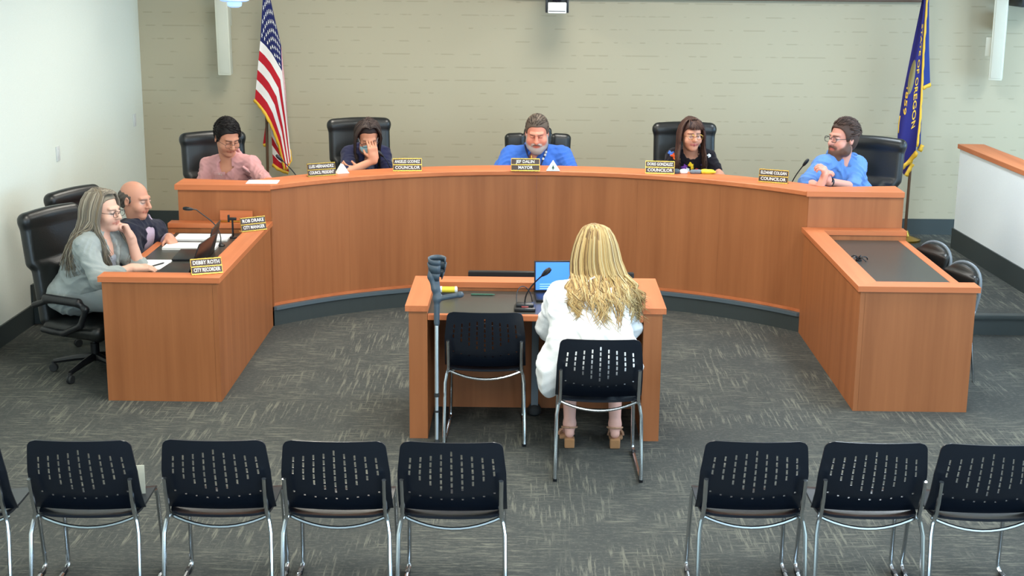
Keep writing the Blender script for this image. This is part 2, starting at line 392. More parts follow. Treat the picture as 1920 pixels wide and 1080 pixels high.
struct(ribbon(MB(), arc(RP-.02), arc(RP+.01), 0, PLAT-.032).build('trim_1', M['base'], None, False))
struct(ribbon(MB(), arc(RP-.036), arc(RP+.01), PLAT-.03, PLAT-.002).build('trim_2', M['nosing']))
struct(MB().box((2.87, FY-.012, 0), (4.06, FY, PLAT-.03)).build('trim_3', M['base'], None, False))
struct(MB().box((2.87, FY-.03, PLAT-.03), (4.08, FY+.05, PLAT+.006), .006).build('trim_4', M['base']))
struct(MB().box((LW(FY)-.02, FY-.02, 0), (-2.72, FY, PLAT+.004)).build('trim_5', M['base'], None, False))
BH = PLAT+.155
struct(MB().box((LW(WALLY), WALLY-.015, PLAT), (7.05, WALLY, BH)).build('baseboard_back', M['base'], None, False))
def lwbox(y0, y1, z0, z1, t): return MB().prism([(LW(y0), y0), (LW(y1), y1), (LW(y1)+t, y1), (LW(y0)+t, y0)], z0, z1)
bl = lwbox(-3.5, FY-.02, 0, .155, .015); bl.add(*(lambda q: (q.v, q.f))(lwbox(FY-.02, WALLY-.015, PLAT, BH, .015)))
struct(bl.build('baseboard_left', M['base'], None, False))
# low white partition on the right with a wooden cap
PX = lambda y: 4.02+(13.30-y)*.042
def pwall(y0, y1, z0, z1, a, b): return MB().prism([(PX(y0)+a, y0), (PX(y1)+a, y1), (PX(y1)+b, y1), (PX(y0)+b, y0)], z0, z1)
struct(pwall(6.0, 13.30, PLAT, 1.10, 0, .2).build('wall_partition', M['white2'], None, False))
struct(pwall(5.98, 13.32, 1.10, 1.14, -.02, .22).build('trim_6', M['woody'], None, False))
bp = pwall(FY, 13.305, PLAT, PLAT+.19, -.014, 0); bp.box((PX(13.3)-.014, 13.30, PLAT), (PX(13.3)+.2, 13.314, PLAT+.19))
struct(bp.build('baseboard_partition', M['base'], None, False))
struct(pwall(6.0, FY, 0, PLAT, 0, .2).build('baseboard_partition_low', M['base'], None, False))
# brown rail high on the back wall (only its lower edge shows at the top of the frame)
z7 = at_y(1400, 1.0, 13.9).z
struct(MB().box((-.2, 13.88, z7), (3.75, WALLY, z7+.12), .006).build('trim_7', M['polewood'], None, False))
for i, (x, y) in enumerate(TROFFERS):
    t = thing('ceiling_light', 'rectangular ceiling light panel, %s row, %s' % ({2.6: 'nearest the camera', 5.6: 'second', 8.6: 'third', 11.7: 'above the dais in the last'}[y], {-1.9: 'left column', .4: 'middle column', 2.8: 'right column', 5.4: 'beyond the partition'}[x]), 'ceiling light', (x, y, CEIL), 0, 'ceiling light panels')
    fr = MB(); a, b = .31, .61
    fr.box((-a, -b, -.03), (-a+.03, b, 0)); fr.box((a-.03, -b, -.03), (a, b, 0)); fr.box((-a, -b, -.03), (a, -b+.03, 0)); fr.box((-a, b-.03, -.03), (a, b, 0))
    fr.build('frame', M['white'], t, False); MB().box((-a+.03, -b+.03, -.012), (a-.03, b-.03, -.002)).build('diffuser', M['lampglass'], t, False)
# ------------------------------------------------------------------ the curved dais
DT = 1.11
d = thing('council_dais', 'long curved cherry wood council dais with a raised ledge', 'dais', (XC, YC+2.0, 0))
def loc(mb, base):
    mb.v = [(x-base[0], y-base[1], z-base[2]) for x, y, z in mb.v]; return mb
DB = (XC, YC+2.0, 0)
am = math.asin(math.sqrt(RP*RP-(FY-YC)**2)/RP)
def ang(px): 
    p = at_z(px, 330, DT)            # seam direction from the arc centre
    q = min(((abs(XC+RP*math.sin(a)-at_y(px, 330, YC+RP*math.cos(a)).x), a) for a in np.linspace(-am, am, 400)))
    return q[1]
seams = [-am]+[ang(x) for x in (652, 813, 1005, 1197, 1352)]+[am]
for i in range(len(seams)-1):
    a0, a1 = seams[i]+(.00012 if i else 0), seams[i+1]-.00012
    loc(ribbon(MB(), arc(RP, a0, a1, 14), arc(RP+.03, a0, a1, 14), PLAT, DT-.04), DB).build('front_panel', M['wood'], d)
loc(ribbon(MB(), arc(RP-.006), arc(RP), PLAT, PLAT+.022), DB).build('base_strip', M['woodx'], d)
RC = RP-.02
capi = arc(RC); capo = arc(RC+.30)
def capring(mb, inner, outer, z0, z1, b=.006):
    # strip with a softly rounded front edge
    off = lambda pts, t: [(XC+(x-XC)*(1+t/RC), YC+(y-YC)*(1+t/RC)) for x, y in pts]
    rows = [(outer, z0), (off(inner, b), z0), (inner, z0+b), (inner, z1-b), (off(inner, b), z1), (outer, z1), (outer, z0)]
    for (A, za), (B, zb) in zip(rows[:-1], rows[1:]): mb.quadstrip([(x, y, za) for x, y in A], [(x, y, zb) for x, y in B])
    for k in (0, -1): mb.add([(inner[k][0], inner[k][1], z0), (outer[k][0], outer[k][1], z0), (outer[k][0], outer[k][1], z1), (inner[k][0], inner[k][1], z1)], [(0, 1, 2, 3)])
    return mb
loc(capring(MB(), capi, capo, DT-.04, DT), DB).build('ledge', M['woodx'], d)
loc(ribbon(MB(), arc(RP+.30), arc(RP+.95, -am*.93, am*.93), PLAT+.70, PLAT+.735), DB).build('worktop', M['laminate'], d)
CL, CR = capi[0][0], capi[-1][0]
def WPOLY(x0, x1):
    yo = FY-.02
    if x0 < 0: return [(x0, yo), (CL, yo), (CL, FY)]+[p for p in capo[:12] if p[1] <= FY+.28]+[(x0, FY+.28)]
    return [(x1, yo), (x1, FY+.28)]+[p for p in capo[-12:] if p[1] <= FY+.28]+[(CR, FY), (CR, yo)]
for x0, x1, cx in ((-2.70, CL, CL), (CR, 2.85, CR)):
    loc(MB().box((x0+.02, FY, PLAT*0), (x1, FY+.03, DT-.04)), DB).build('wing_panel', M['wood'], d, False)
    xa = x0 if x0 < 0 else x1
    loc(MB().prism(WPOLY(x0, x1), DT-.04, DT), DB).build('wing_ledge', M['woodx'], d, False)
    ex = (x0+.02, x0+.05) if x0 < 0 else (x1-.05, x1-.02)
    loc(MB().box((ex[0], FY+.03, PLAT), (ex[1], FY+.28, DT-.04)).box((ex[0], FY+.28, PLAT), (ex[1], FY+.85, PLAT+.73)), DB).build('end_panel', M['wood'], d, False)
    loc(MB().box((min(x0, x1)+.06, FY+.28, PLAT+.70), (max(x0, x1)-.06, FY+.82, PLAT+.735)), DB).build('wing_worktop', M['laminate'], d, False)
# ------------------------------------------------------------------ the two staff desks
DH = .831; WT = .757
def staff_desk(name, label, x0, x1, y0, side, base):
    """side = -1: people sit on the left, ledge and panel on the right"""
    t = thing(name, label, 'desk', base)
    y1 = FY-.004; lw = .145
    L_ = lambda mb: loc(mb, base)
    xi = (x1 if side < 0 else x0)
    s = -1 if side < 0 else 1
    face = xi+s*.02
    L_(MB().box((min(face, face+s*.03), y0+.02, 0), (max(face, face+s*.03), y1, DH-.035))).build('side_panel', M['wood'], t, False)
    L_(MB().box((x0+.02 if side < 0 else face+.031, y0+.02, 0), (face-.031 if side < 0 else x1-.02, y0+.05, DH-.035))).build('front_panel', M['wood'], t, False)
    # mitred ledge boards
    xo, xn = xi, xi+s*lw
    L_(MB().prism([(xo, y0), (xo, y1), (xn, y1-.12), (xn, y0+lw)], DH-.035, DH)).build('side_ledge', M['woody'], t, False)
    xf = x0 if side < 0 else x1
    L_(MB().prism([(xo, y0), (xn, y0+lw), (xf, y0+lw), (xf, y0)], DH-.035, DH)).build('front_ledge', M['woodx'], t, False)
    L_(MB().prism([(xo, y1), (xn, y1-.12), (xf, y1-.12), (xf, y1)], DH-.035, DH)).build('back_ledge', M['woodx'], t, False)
    a, b = sorted((xn-s*.01, xf-s*.06)) if side > 0 else sorted((xn-s*.01, xf+.06))
    yb = y1-.11
    L_(MB().box((a, y0+.05, WT-.03), (b, yb, WT))).build('worktop', M['laminate'], t, False)
    e0, e1 = (x0, x0+.06) if side < 0 else (x1-.06, x1)
    L_(MB().box((e0+.001, y0+lw-.01, WT-.032), (e1, yb, WT+.002), .006)).build('worktop_edge', M['woody'], t, False)
    L_(MB().box((min(xn, xn-s*.012), y0+lw, WT), (max(xn, xn-s*.012), yb, DH-.034))).build('upstand', M['wood'], t, False)
    L_(MB().box((min(xn, xf)+.0, yb-.001, WT), (max(xn, xf), yb+.011, DH-.034))).build('upstand', M['wood'], t, False)
    L_(MB().box((e0+.03, yb-.35, 0), (e1-.0, yb-.32, WT-.03))).build('support_panel', M['wood'], t, False)
    return t
staff_desk('staff_desk', 'cherry wood staff desk at left with two people seated behind it', -2.738, -1.96, 8.809, -1, (-2.35, 9.8, 0))
staff_desk('staff_desk', 'empty cherry wood staff desk at right with bare dark top', 2.088, 2.859, 8.786, 1, (2.47, 9.8, 0))
# ------------------------------------------------------------------ the witness table
TB = (.05, 8.55, 0)
t = thing('presentation_table', 'cherry wood presentation table with solid sides facing the dais', 'table', TB)
L_ = lambda mb: loc(mb, TB)
TX0, TX1, TY0, TY1 = -.722, .820, 8.155, 8.94; TW = .772
for a, b in ((TX0+.02, TX0+.13), (TX1-.13, TX1-.02)):
    L_(MB().box((a, TY0+.02, 0), (b, TY1-.02, DH-.035))).build('side_panel', M['wood'], t, False)
lw = .135
L_(MB().prism([(TX0, TY0), (TX0+lw, TY0), (TX0+lw, TY1-.16), (TX0, TY1)], DH-.035, DH)).build('side_ledge', M['woody'], t, False)
L_(MB().prism([(TX1, TY0), (TX1-lw, TY0), (TX1-lw, TY1-.16), (TX1, TY1)], DH-.035, DH)).build('side_ledge', M['woody'], t, False)
L_(MB().prism([(TX0, TY1), (TX1, TY1), (TX1-lw, TY1-.16), (TX0+lw, TY1-.16)], DH-.035, DH)).build('back_ledge', M['woodx'], t, False)
L_(MB().box((TX0+.13, TY1-.15, WT-.02), (TX1-.13, TY1-.135, DH-.036))).build('upstand', M['wood'], t, False)
L_(MB().box((TX0+.13, TY0+.055, TW-.03), (TX1-.13, TY1-.15, TW))).build('worktop', M['laminate'], t, False)
L_(MB().box((TX0+.131, TY0+.02, TW-.034), (TX1-.131, TY0+.056, TW+.002), .006)).build('worktop_edge', M['woodx'], t, False)
L_(MB().box((TX0+.13, TY1-.15, .0), (TX1-.13, TY1-.125, TW-.03))).build('modesty_panel', M['wood'], t, False)
q = L_(MB().box((.03, 8.62, .055), (.075, 8.66, TW-.03), .004)).build('support_leg', M['grey'], t)
L_(MB().lathe([(.02, 0), (.042, .015), (.046, .045), (.03, .07), (.02, .075)], (.052, 8.64, 0))).build('round_foot', M['rubber'], q)
# ------------------------------------------------------------------ perforated stacking chairs (face +y)
def chair_back_mesh():
    ucols = [-.216, -.205]; slots = [(-4+i)*.046 for i in range(9)]
    us = sorted({round(x, 4) for c in slots for x in (c-.0045, c+.0045)} | {round((slots[i]+slots[i+1])/2, 4) for i in range(8)} | {-.236, -.228, -.21, .21, .228, .236})
    st = .0080; rows = 46
    counts = [3, 4, 5, 6, 7, 6, 5, 4, 3]; start = [10, 9, 8, 7, 5, 7, 8, 9, 10]   # rows from the top
    holes = set()
    for ci, c in enumerate(slots):
        u = [i for i, x in enumerate(us) if abs(x-(c-.0045)) < 1e-3][0]
        for q in range(counts[ci]):
            for e in range(3): holes.add((u, start[ci]+q*4+e))
        r0 = 34+round(4*(1-(abs(ci-4)/4)**2)*1.0) - 2
        holes.add((u, r0))
    def pt(u, r, side):
        v = r*st                                   # distance down from the top
        hw = .236
        w = .220+.018*min(1, v/.16) if v < .16 else .238+.004*((v-.16)/.21)
        cr = .036
        if v < cr: w -= cr-math.sqrt(max(0, cr*cr-(cr-v)**2))
        x = u/hw*w
        z = .817-v*.985
        y = -.268+.085*(v/.36)+.035*max(0, (v-.24)/.12)**2-.012*math.sin(min(1, v/.3)*PI)+.030*(x/.236)**2
        return (x, y+(.006 if side else -.002), z)
    mb = MB(); nu = len(us); idx = {}
    for sd in (0, 1):
        for r in range(rows+1):
            for i, u in enumerate(us): idx[(i, r, sd)] = len(mb.v); mb.v.append(pt(u, r, sd))
    cell = {(i, r) for i in range(nu-1) for r in range(rows)}-holes
    for i, r in cell:
        for sd in (0, 1):
            f = [idx[(i, r, sd)], idx[(i+1, r, sd)], idx[(i+1, r+1, sd)], idx[(i, r+1, sd)]]
            mb.f.append(tuple(f if sd else f[::-1]))
        for (di, dr, a, b) in ((-1, 0, (i, r), (i, r+1)), (1, 0, (i+1, r), (i+1, r+1)), (0, -1, (i, r), (i+1, r)), (0, 1, (i, r+1), (i+1, r+1))):
            if (i+di, r+dr) not in cell:
                mb.f.append((idx[(*a, 0)], idx[(*b, 0)], idx[(*b, 1)], idx[(*a, 1)]))
    return mb.mesh('backrest', True)
def chair_seat_mesh():
    mb = MB(); n = 14
    def pt(i, j, sd):
        a, b = i/n*2-1, j/n*2-1
        w = .228; x = a*w*(1-.10*max(0, -b)**3); y = b*.215
        if abs(a) > .8 and abs(b) > .8: x *= 1-.25*(abs(a)-.8)*(abs(b)-.8)/.04*.25; y *= 1-.25*(abs(a)-.8)*(abs(b)-.8)/.04*.25
        z = .455-.018*(1-a*a)*(1-.4*b*b)+(.0 if b < .6 else -.03*((b-.6)/.4)**2)+(.012*((-b-.7)/.3)**2 if b < -.7 else 0)
        return (x, y, z-(0 if sd else .012))
    for sd in (0, 1):
        A = [pt(i, j, sd) for j in range(n+1) for i in range(n+1)]
        mb.add(A, [[j*(n+1)+i, j*(n+1)+i+1, (j+1)*(n+1)+i+1, (j+1)*(n+1)+i][::1 if sd else -1] for j in range(n) for i in range(n)])
    k = (n+1)**2
    ring = [i for i in range(n+1)]+[j*(n+1)+n for j in range(1, n+1)]+[n*(n+1)+i for i in range(n-1, -1, -1)]+[j*(n+1) for j in range(n-1, 0, -1)]
    for a, b in zip(ring, ring[1:]+ring[:1]): mb.f.append((a, b, b+k, a+k))
    return mb.mesh('seat', True)
def stack_chair():
    t = thing('stacking_chair', 'x', 'chair')
    link('backrest', chair_back_mesh(), M['shell'], t); link('seat', chair_seat_mesh(), M['shell'], t)
    for s in (-1, 1):
        p = [(s*.216, -.264, .645), (s*.215, -.240, .54), (s*.216, -.213, .465), (s*.226, -.218, .425), (s*.234, -.235, .38), (s*.239, -.285, .06), (s*.239, -.292, .025), (s*.239, -.275, .012), (s*.236, -.10, .012), (s*.230, .20, .012), (s*.229, .232, .022), (s*.228, .240, .05), (s*.220, .200, .38), (s*.216, .185, .42), (s*.2, .14, .428), (s*.19, -.12, .428)]
        fr = MB().tube(p, .0105, 8).build('side_frame', M['chrome'], t)
        MB().box((s*.239-.012, -.285, 0), (s*.239+.012, -.235, .024), .005).build('glide', M['black'], fr)
        MB().box((s*.231-.012, .15, 0), (s*.231+.012, .2, .024), .005).build('glide', M['black'], fr)
    MB().tube([(x, -.165-.02*(1-(x/.21)**2), .432-.045*(1-(x/.21)**2)) for x in np.linspace(-.222, .222, 13)], .009, 8).build('rear_crossbar', M['chrome'], t)
    return t
sc0 = stack_chair()
YB = .262                                     # top of the back sits this far behind the chair's middle
CH = [((846, 831), .0, 'black perforated stacking chair in the front row, nearest the centre aisle on the left'),
      ((625, 829), .0, 'black perforated stacking chair in the front row, second from the aisle on the left'),
      ((396, 827), .02, 'black perforated stacking chair in the front row, third from the aisle on the left'),
      ((141, 828), .03, 'black perforated stacking chair at the far left end of the front row'),
      ((-108, 829), .03, 'black perforated stacking chair mostly beyond the left edge of the photo'),
      ((1421, 830), -.0, 'black perforated stacking chair in the front row, first right of the centre aisle'),
      ((1647, 832), -.01, 'black perforated stacking chair in the front row, second right of the aisle'),
      ((1868, 836), -.02, 'black perforated stacking chair cut by the right edge of the photo')]
first = True
def put_chair(pos, rz, label, group):
    global first
    if first:
        sc0.location = pos; sc0.rotation_euler = (0, 0, rz); sc0['label'] = label; sc0['group'] = group; first = False; return sc0
    return dup(sc0, pos, rz, label, group)
for (px, py), rz, lab in CH:
    p = at_z(px, py, .815); put_chair((p.x, p.y+YB, 0), rz, lab, 'front row of stacking chairs')
p = at_z(909, 587, .815); put_chair((p.x, p.y+YB, 0), 0, 'empty black stacking chair pushed up to the presentation table beside the crutch', 'chairs at the presentation table')
p = at_z(1127, 638, .815); put_chair((p.x, p.y+YB, 0), 0, 'black stacking chair under the blonde woman in white', 'chairs at the presentation table')
q = at_y(252, 872, 6.10)
t = thing('booklet', 'cream folded booklet standing on the seat of the far left front chair', 'booklet', (q.x+.012, 6.10, .452), .15)
MB().box((-.032, -.004, 0), (.032, 0, q.z-.452), .0015).build('cover', M['cream'], t); MB().box((-.030, .001, .002), (.030, .006, q.z-.456)).build('pages', M['paper'], t, False)
# two padded chairs tucked behind the right-hand desk (face -x)
def pad_chair(loc_, rz, label):
    t = thing('padded_chair', label, 'chair', loc_, rz, 'padded chairs behind the empty desk')
    s = SDF(); s.bx((0, .225, .62), (.185, .022, .11), RX(-.16), .02, .02, (24, 25, 28)); s.el((0, .245, .69), (.185, .024, .095), RX(-.16), .02, (24, 25, 28))
    link('backrest', s.mesh('backrest', .007, base=(24, 25, 28)), M['blacksoft'], t)
    s = SDF(); s.bx((0, 0, .455), (.225, .215, .032), None, .03, .01); link('seat', s.mesh('seat', .008, base=(24, 25, 28)), M['blacksoft'], t)
    hoop = [(-.195, .235, .50)]+[(.200*math.sin(a), .255+.03*math.cos(a), .60+.195*max(0, math.cos(a))**.6) for a in np.linspace(-PI/2, PI/2, 15)]+[(.195, .235, .50)]
    MB().tube(hoop, .011, 8).build('back_hoop', M['grey'], t)
    for s_ in (-1, 1):
        MB().tube([(s_*.195, .235, .50), (s_*.205, .20, .43), (s_*.225, .25, .0)], .010, 8).build('leg', M['chrome'], t)
        MB().tube([(s_*.205, -.18, .43), (s_*.215, -.21, .0)], .010, 8).build('leg', M['chrome'], t)
    return t
for (px, py), rz, lab in (((1738, 464), .36, 'black padded chair behind the empty desk, nearer the flag stand'), ((1790, 502), .32, 'black padded chair behind the empty desk, nearer the step')):
    p = at_z(px, py, .76); pad_chair((p.x-.18, p.y-.08, 0), -PI/2+rz, lab)
# ------------------------------------------------------------------ leather executive chairs (face -y)
def exec_parts(kind):
    s = SDF(); c = (22, 24, 24); T = RX(-.13)
    if kind == 'channel':
        s.bx((0, .285, .83), (.115, .05, .36), T, .04, .012, c)
        for sx in (-1, 1): s.bx((sx*.175, .275, .80), (.085, .05, .335), T@RY(sx*.05), .045, .008, c)
        s.bx((0, .25, .56), (.235, .05, .12), T, .045, .03, c)
    else:
        s.bx((0, .255, .66), (.225, .042, .22), T, .04, .02, c)
        s.bx((0, .262, .70), (.13, .058, .16), T, .05, .03, c)
        s.bx((0, .318, 1.02), (.25, .045, .19), T, .043, .03, c)
        s.rc((-.215, .330, 1.155), (.215, .330, 1.155), .044, .044, .03, c)
        s.el((0, .335, 1.175), (.235, .045, .045), T, .03, c)
        s.rc((-.25, .215, .955), (.25, .215, .955), .010, .010, .02, c, -1)
        for sx in (-1, 1): s.rc((sx*.145, .245, 1.03), (sx*.15, .268, 1.18), .006, .006, .012, c, -1)
    b = s.mesh('backrest', .009, base=c)
    s = SDF(); s.bx((0, -.01, .435), (.255, .25, .055), None, .05, .02, c); s.rc((-.2, -.22, .44), (.2, -.22, .44), .05, .05, .03, c)
    seat = s.mesh('seat', .012, base=c)
    arms = []
    for sx in (-1, 1):
        s = SDF(); q = [(sx*.285, .25, .60), (sx*.29, .10, .655), (sx*.295, -.14, .655), (sx*.29, -.20, .62), (sx*.285, -.14, .50), (sx*.27, .02, .425), (sx*.27, .2, .43)]
        for a, b_ in zip(q[:-1], q[1:]): s.rc(a, b_, .021, .021, .015, (20, 21, 22))
        s.rc((sx*.29, .14, .663), (sx*.295, -.14, .663), .027, .027, .02, (20, 21, 22))
        arms.append(s.mesh('armrest', .009, base=(20, 21, 22)))
    col = MB().lathe([(.03, .12), (.03, .26), (.018, .26), (.018, .40)], n=14).mesh('column', True)
    leg = MB().tube([(0, -.02, .115), (0, -.15, .10), (0, -.29, .075)], [.028, .022, .016], 8).mesh('base_leg', True)
    cas = MB().lathe([(.027, -.018), (.03, -.012), (.03, -.003), (.018, -.003), (.018, .003), (.03, .003), (.03, .012), (.027, .018)], (0, -.295, .03), 14, RY(PI/2)).box((-.008, -.305, .04), (.008, -.285, .075)).mesh('caster', True)
    mech = MB().box((-.09, -.1, .36), (.09, .14, .395), .01).tube([(.08, .0, .375), (.24, .06, .36)], .006, 6).mesh('mechanism', True)
    return dict(b=b, seat=seat, arms=arms, col=col, leg=leg, cas=cas, mech=mech)
EXEC = {k: exec_parts(k) for k in ('plain', 'channel')}
def exec_chair(kind, loc_, rz, label, lift=0.0, spin=.3):
    P = EXEC[kind]; t = thing('office_chair', label, 'chair', loc_, rz, 'black leather office chairs')
    for n, me in (('backrest', P['b']), ('seat', P['seat'])): o = link(n, me, M['blacksoft'], t); o.location.z = lift; o.scale.x = 1.07 if n == 'backrest' else 1
    for a in P['arms']: o = link('armrest', a, M['black'], t); o.location.z = lift
    o = link('mechanism', P['mech'], M['black'], t); o.location.z = lift
    o = link('column', P['col'], M['black'], t); o.scale.z = 1+lift/.4*.9
    for i in range(5):
        l = link('base_leg', P['leg'], M['black'], t); l.rotation_euler.z = spin+i*2*PI/5
        link('caster', P['cas'], M['rubber'], l)
    return t
SEATS = dict(pink=(-2.49, 11.62, .27), navy=(-1.37, 12.02, .35), polo=(.065, 12.22, .0), floral=(1.365, 12.05, .02), blue=(2.66, 11.60, -.62))
exec_chair('plain', (-2.53, 11.64, PLAT), .42, 'black leather office chair behind the man in the pink shirt', -.01)
exec_chair('plain', (-1.39, 12.06, PLAT), .28, 'black leather office chair behind the woman in a face mask', .065)
exec_chair('channel', (.075, 12.25, PLAT), .0, 'black leather office chair with three upright cushions behind the bearded man', .01)
exec_chair('plain', (1.36, 12.10, PLAT), .03, 'black leather office chair behind the woman in the floral top', .05)
exec_chair('plain', (2.70, 11.62, PLAT), -.55, 'black leather office chair behind the man in the light blue shirt', .01)
exec_chair('plain', (-2.985, 9.46, 0), PI/2-.42, 'black leather office chair under the grey-haired woman', -.085, 1.05)
exec_chair('plain', (-3.08, 10.28, 0), PI/2-.42, 'black leather office chair behind the balding man in a suit', -.09, .5)
# ------------------------------------------------------------------ name plates
def nameplate(pos, rz, l1, l2, label, tilt=.22, w=.235):
    t = thing('nameplate', label, 'nameplate', pos, rz, 'engraved nameplates in brass holders')
    h = .105; Rm = RX(-tilt)
    tf = lambda mb: (setattr(mb, 'v', [tuple(Rm@Vector(v)) for v in mb.v]), mb)[1]
    hl = MB().box((-w/2, 0, .002), (w/2, .006, h)).box((-w/2, -.007, 0), (w/2, .004, .007)).box((-w/2, -.005, h/2-.003), (w/2, .004, h/2+.003)).box((-w/2, -.006, h-.006), (w/2, .004, h))
    holder = tf(hl)
    holder.box((-w/2, .0, 0), (w/2, .05, .004))
    holder.build('holder', M['brass'], t, False)
    for z0, z1, txt in ((h/2+.004, h-.007, l1), (.009, h/2-.004, l2)):
        pl = tf(MB().box((-w/2+.003, -.004, z0), (w/2-.003, .0, z1))).build('plate', M['plate'], t, False)
        if txt:
            me = text_mesh(txt, .034)
            xs_ = [v.co.x for v in me.vertices]; k = min(1, (w-.03)/(max(xs_)-min(xs_)))
            for v in me.vertices: v.co = Rm@Vector((v.co.x*k, -.0052, (z0+z1)/2+v.co.y))
            link('lettering', me, M['letter'], pl)
    return t
def pl_at(px, py, z): p = at_z(px, py, z); return (p.x, p.y, z)
for px, py, rz, l1, l2, lab in ((604, 330, .50, 'LUIS HERNANDEZ', 'COUNCIL PRESIDENT', 'brown nameplate reading council president, left of the masked woman'),
                        (764, 321, .12, 'ANGELES GODINEZ', 'COUNCILOR', 'brown councilor nameplate on the dais right of the masked woman'),
                        (985, 321, .0, 'JEF DALIN', 'MAYOR', 'brown nameplate reading mayor in front of the bearded man'),
                        (1237, 326, -.1, 'DORIS GONZALEZ', 'COUNCILOR', 'brown councilor nameplate in front of the woman in the floral top'),
                        (1449, 343, -.42, 'ELDANIE COLGAN', 'COUNCILOR', 'brown councilor nameplate beside the microphone of the man in light blue')):
    nameplate(pl_at(px, py, DT), rz, l1, l2, lab)
nameplate(pl_at(477, 433, DH), .62, 'ROB DRAKE', 'CITY MANAGER', 'brown nameplate reading city manager on the corner of the left desk', .3, .20)
nameplate(pl_at(389, 514, DH), .42, 'DEBBY ROTH', 'CITY RECORDER', 'shiny nameplate reading city recorder on the near corner of the left desk', .42, .20)
p = at_z(446, 413, DH)
t = thing('card_holder', 'blank wood-coloured card stand with brass edge on the desk back ledge', 'card holder', (p.x, FY-.036, DH), PI)
Rm = RX(.12); mb = MB().box((-.125, -.006, .012), (.125, .0, .085)); mb.v = [tuple(Rm@Vector(v)) for v in mb.v]; mb.build('card', M['woodx'], t, False)
MB().box((-.125, -.012, 0), (.125, .03, .012), .003).build('brass_foot', M['brass'], t)
# ------------------------------------------------------------------ microphones
def gooseneck(base, pts, label, basekind='puck', head=.014):
    t = thing('microphone', label, 'microphone', base, 0, 'gooseneck microphones')
    P = [Vector(p)-Vector(base) for p in pts]
    MB().tube(P, .0045, 6).build('gooseneck', M['black'], t)
    dr = (P[-1]-P[-2]).normalized(); rot = dr.to_track_quat('Z', 'Y').to_matrix()
    MB().lathe([(.005, -.02), (.010, -.01), (head, .012), (head*1.05, .035), (head*.7, .052), (.003, .056)], P[-1], 12, rot).build('mic_head', M['black'], t)
    if basekind == 'puck': MB().lathe([(.03, 0), (.03, .008), (.012, .018), (.006, .03)], n=16).build('base', M['black'], t)
    else:
        b = MB().box((-.065, -.055, 0), (.065, .06, .022), .01).box((-.055, -.02, .018), (.055, .05, .04), .012).build('base', M['black'], t)
        MB().box((-.02, -.035, .022), (.022, -.012, .028), .002).build('switch_button', flat('red_button', (150, 60, 60), .4), b)
    return t
Z1 = PLAT+.735
def mic_dais(base_px, mid_px, head_px, R_, lab):
    # stands on the worktop behind the ledge
    b = at_y(*base_px, R_); b.z = Z1
    m_ = at_y(*mid_px, R_-.03); h_ = at_y(*head_px, R_-.06)
    g = at_y(*base_px, R_)
    return gooseneck(tuple(b), bez(b+Vector((0, 0, .02)), g, m_, h_, 12), lab)
mic_dais((566, 335), (548, 318), (527, 299), 11.42, 'thin gooseneck microphone between the flag and the council president nameplate')
mic_dais((736, 325), (732, 305), (716, 291), 11.78, 'thin gooseneck microphone in front of the masked woman')
mic_dais((1478, 347), (1490, 330), (1508, 308), 11.42, 'gooseneck microphone in front of the man in the light blue shirt')
b = at_z(414, 461, WT); gooseneck(tuple(b), bez(b+Vector((0, 0, .02)), b+Vector((.02, 0, .16)), at_y(385, 408, b.y-.05), at_y(368, 393, b.y-.05), 10)+[at_y(357, 392, b.y-.05)], 'long gooseneck microphone arching over the left desk toward the balding man')
b = at_z(984, 581, TW); gooseneck(tuple(b), bez(b+Vector((0, .03, .02)), at_y(983, 556, b.y+.02), at_y(988, 540, b.y+.02), at_y(1020, 514, b.y), 10), 'black gooseneck microphone on a square base on the presentation table', 'block', .016)
o = MB().tube(bez((b.x-.045, b.y+.02, TW+.01), (b.x-.08, b.y+.1, TW+.16), (b.x+.03, b.y+.18, TW+.14), (b.x+.045, b.y+.19, TW+.004), 14), .003, 6).build('cable', M['black']); tag(o, 'thin black cable looping up beside the microphone base', 'cable')
# ------------------------------------------------------------------ electronics and papers
def laptop(pos, rz, w, dp, open_, label, lit=False):
    t = thing('laptop', label, 'laptop', pos, rz)
    MB().box((-w/2, -dp, 0), (w/2, 0, .016), .004).build('base', M['black'], t)
    Rm = RX(-open_); sc_ = MB().box((-w/2, -.008, .0), (w/2, 0, dp*.92), .004); sc_.v = [tuple(Rm@Vector(v)+Vector((0, .0, .014))) for v in sc_.v]; sc_.build('lid', M['black'], t)
    if True:
        q = MB().box((-w/2+.01, -.0105, .014), (w/2-.01, -.0085, dp*.92-.01)); q.v = [tuple(Rm@Vector(v)+Vector((0, .0, .014))) for v in q.v]
        so = q.build('screen', M['screen'] if lit else M['lens'], t, False)
        if lit:
            li = MB()
            for k, wd in enumerate((.10, .085, .095)): li.box((-w/2+.035, -.0122, .048-k*.014), (-w/2+.035+wd, -.0112, .052-k*.014))
            li.v = [tuple(Rm@Vector(v)+Vector((0, .0, .014))) for v in li.v]; li.build('screen_text', M['screenlite'], so, False)
    return t
a_ = at_z(1001, 557, TW)
laptop((a_.x+.168, 8.735, TW), .06, .335, .215, .10, 'open laptop with a bright blue screen on the presentation table', True)
laptop((-2.215, 9.30, WT), -PI/2-.08, .36, .25, .38, 'black laptop open in front of the grey-haired woman')
laptop((-2.235, 9.80, WT), -PI/2+.05, .34, .24, .25, 'black laptop open behind the near nameplate, facing the balding man')
t = thing('display', 'wide black flat display standing low behind the presentation table', 'television', (.155, 9.22, 0))
MB().box((-.55, -.0, .17), (.55, .045, .80), .008).build('panel', M['black'], t); MB().box((-.53, .045, .19), (.53, .048, .78)).build('screen', M['lens'], t, False)
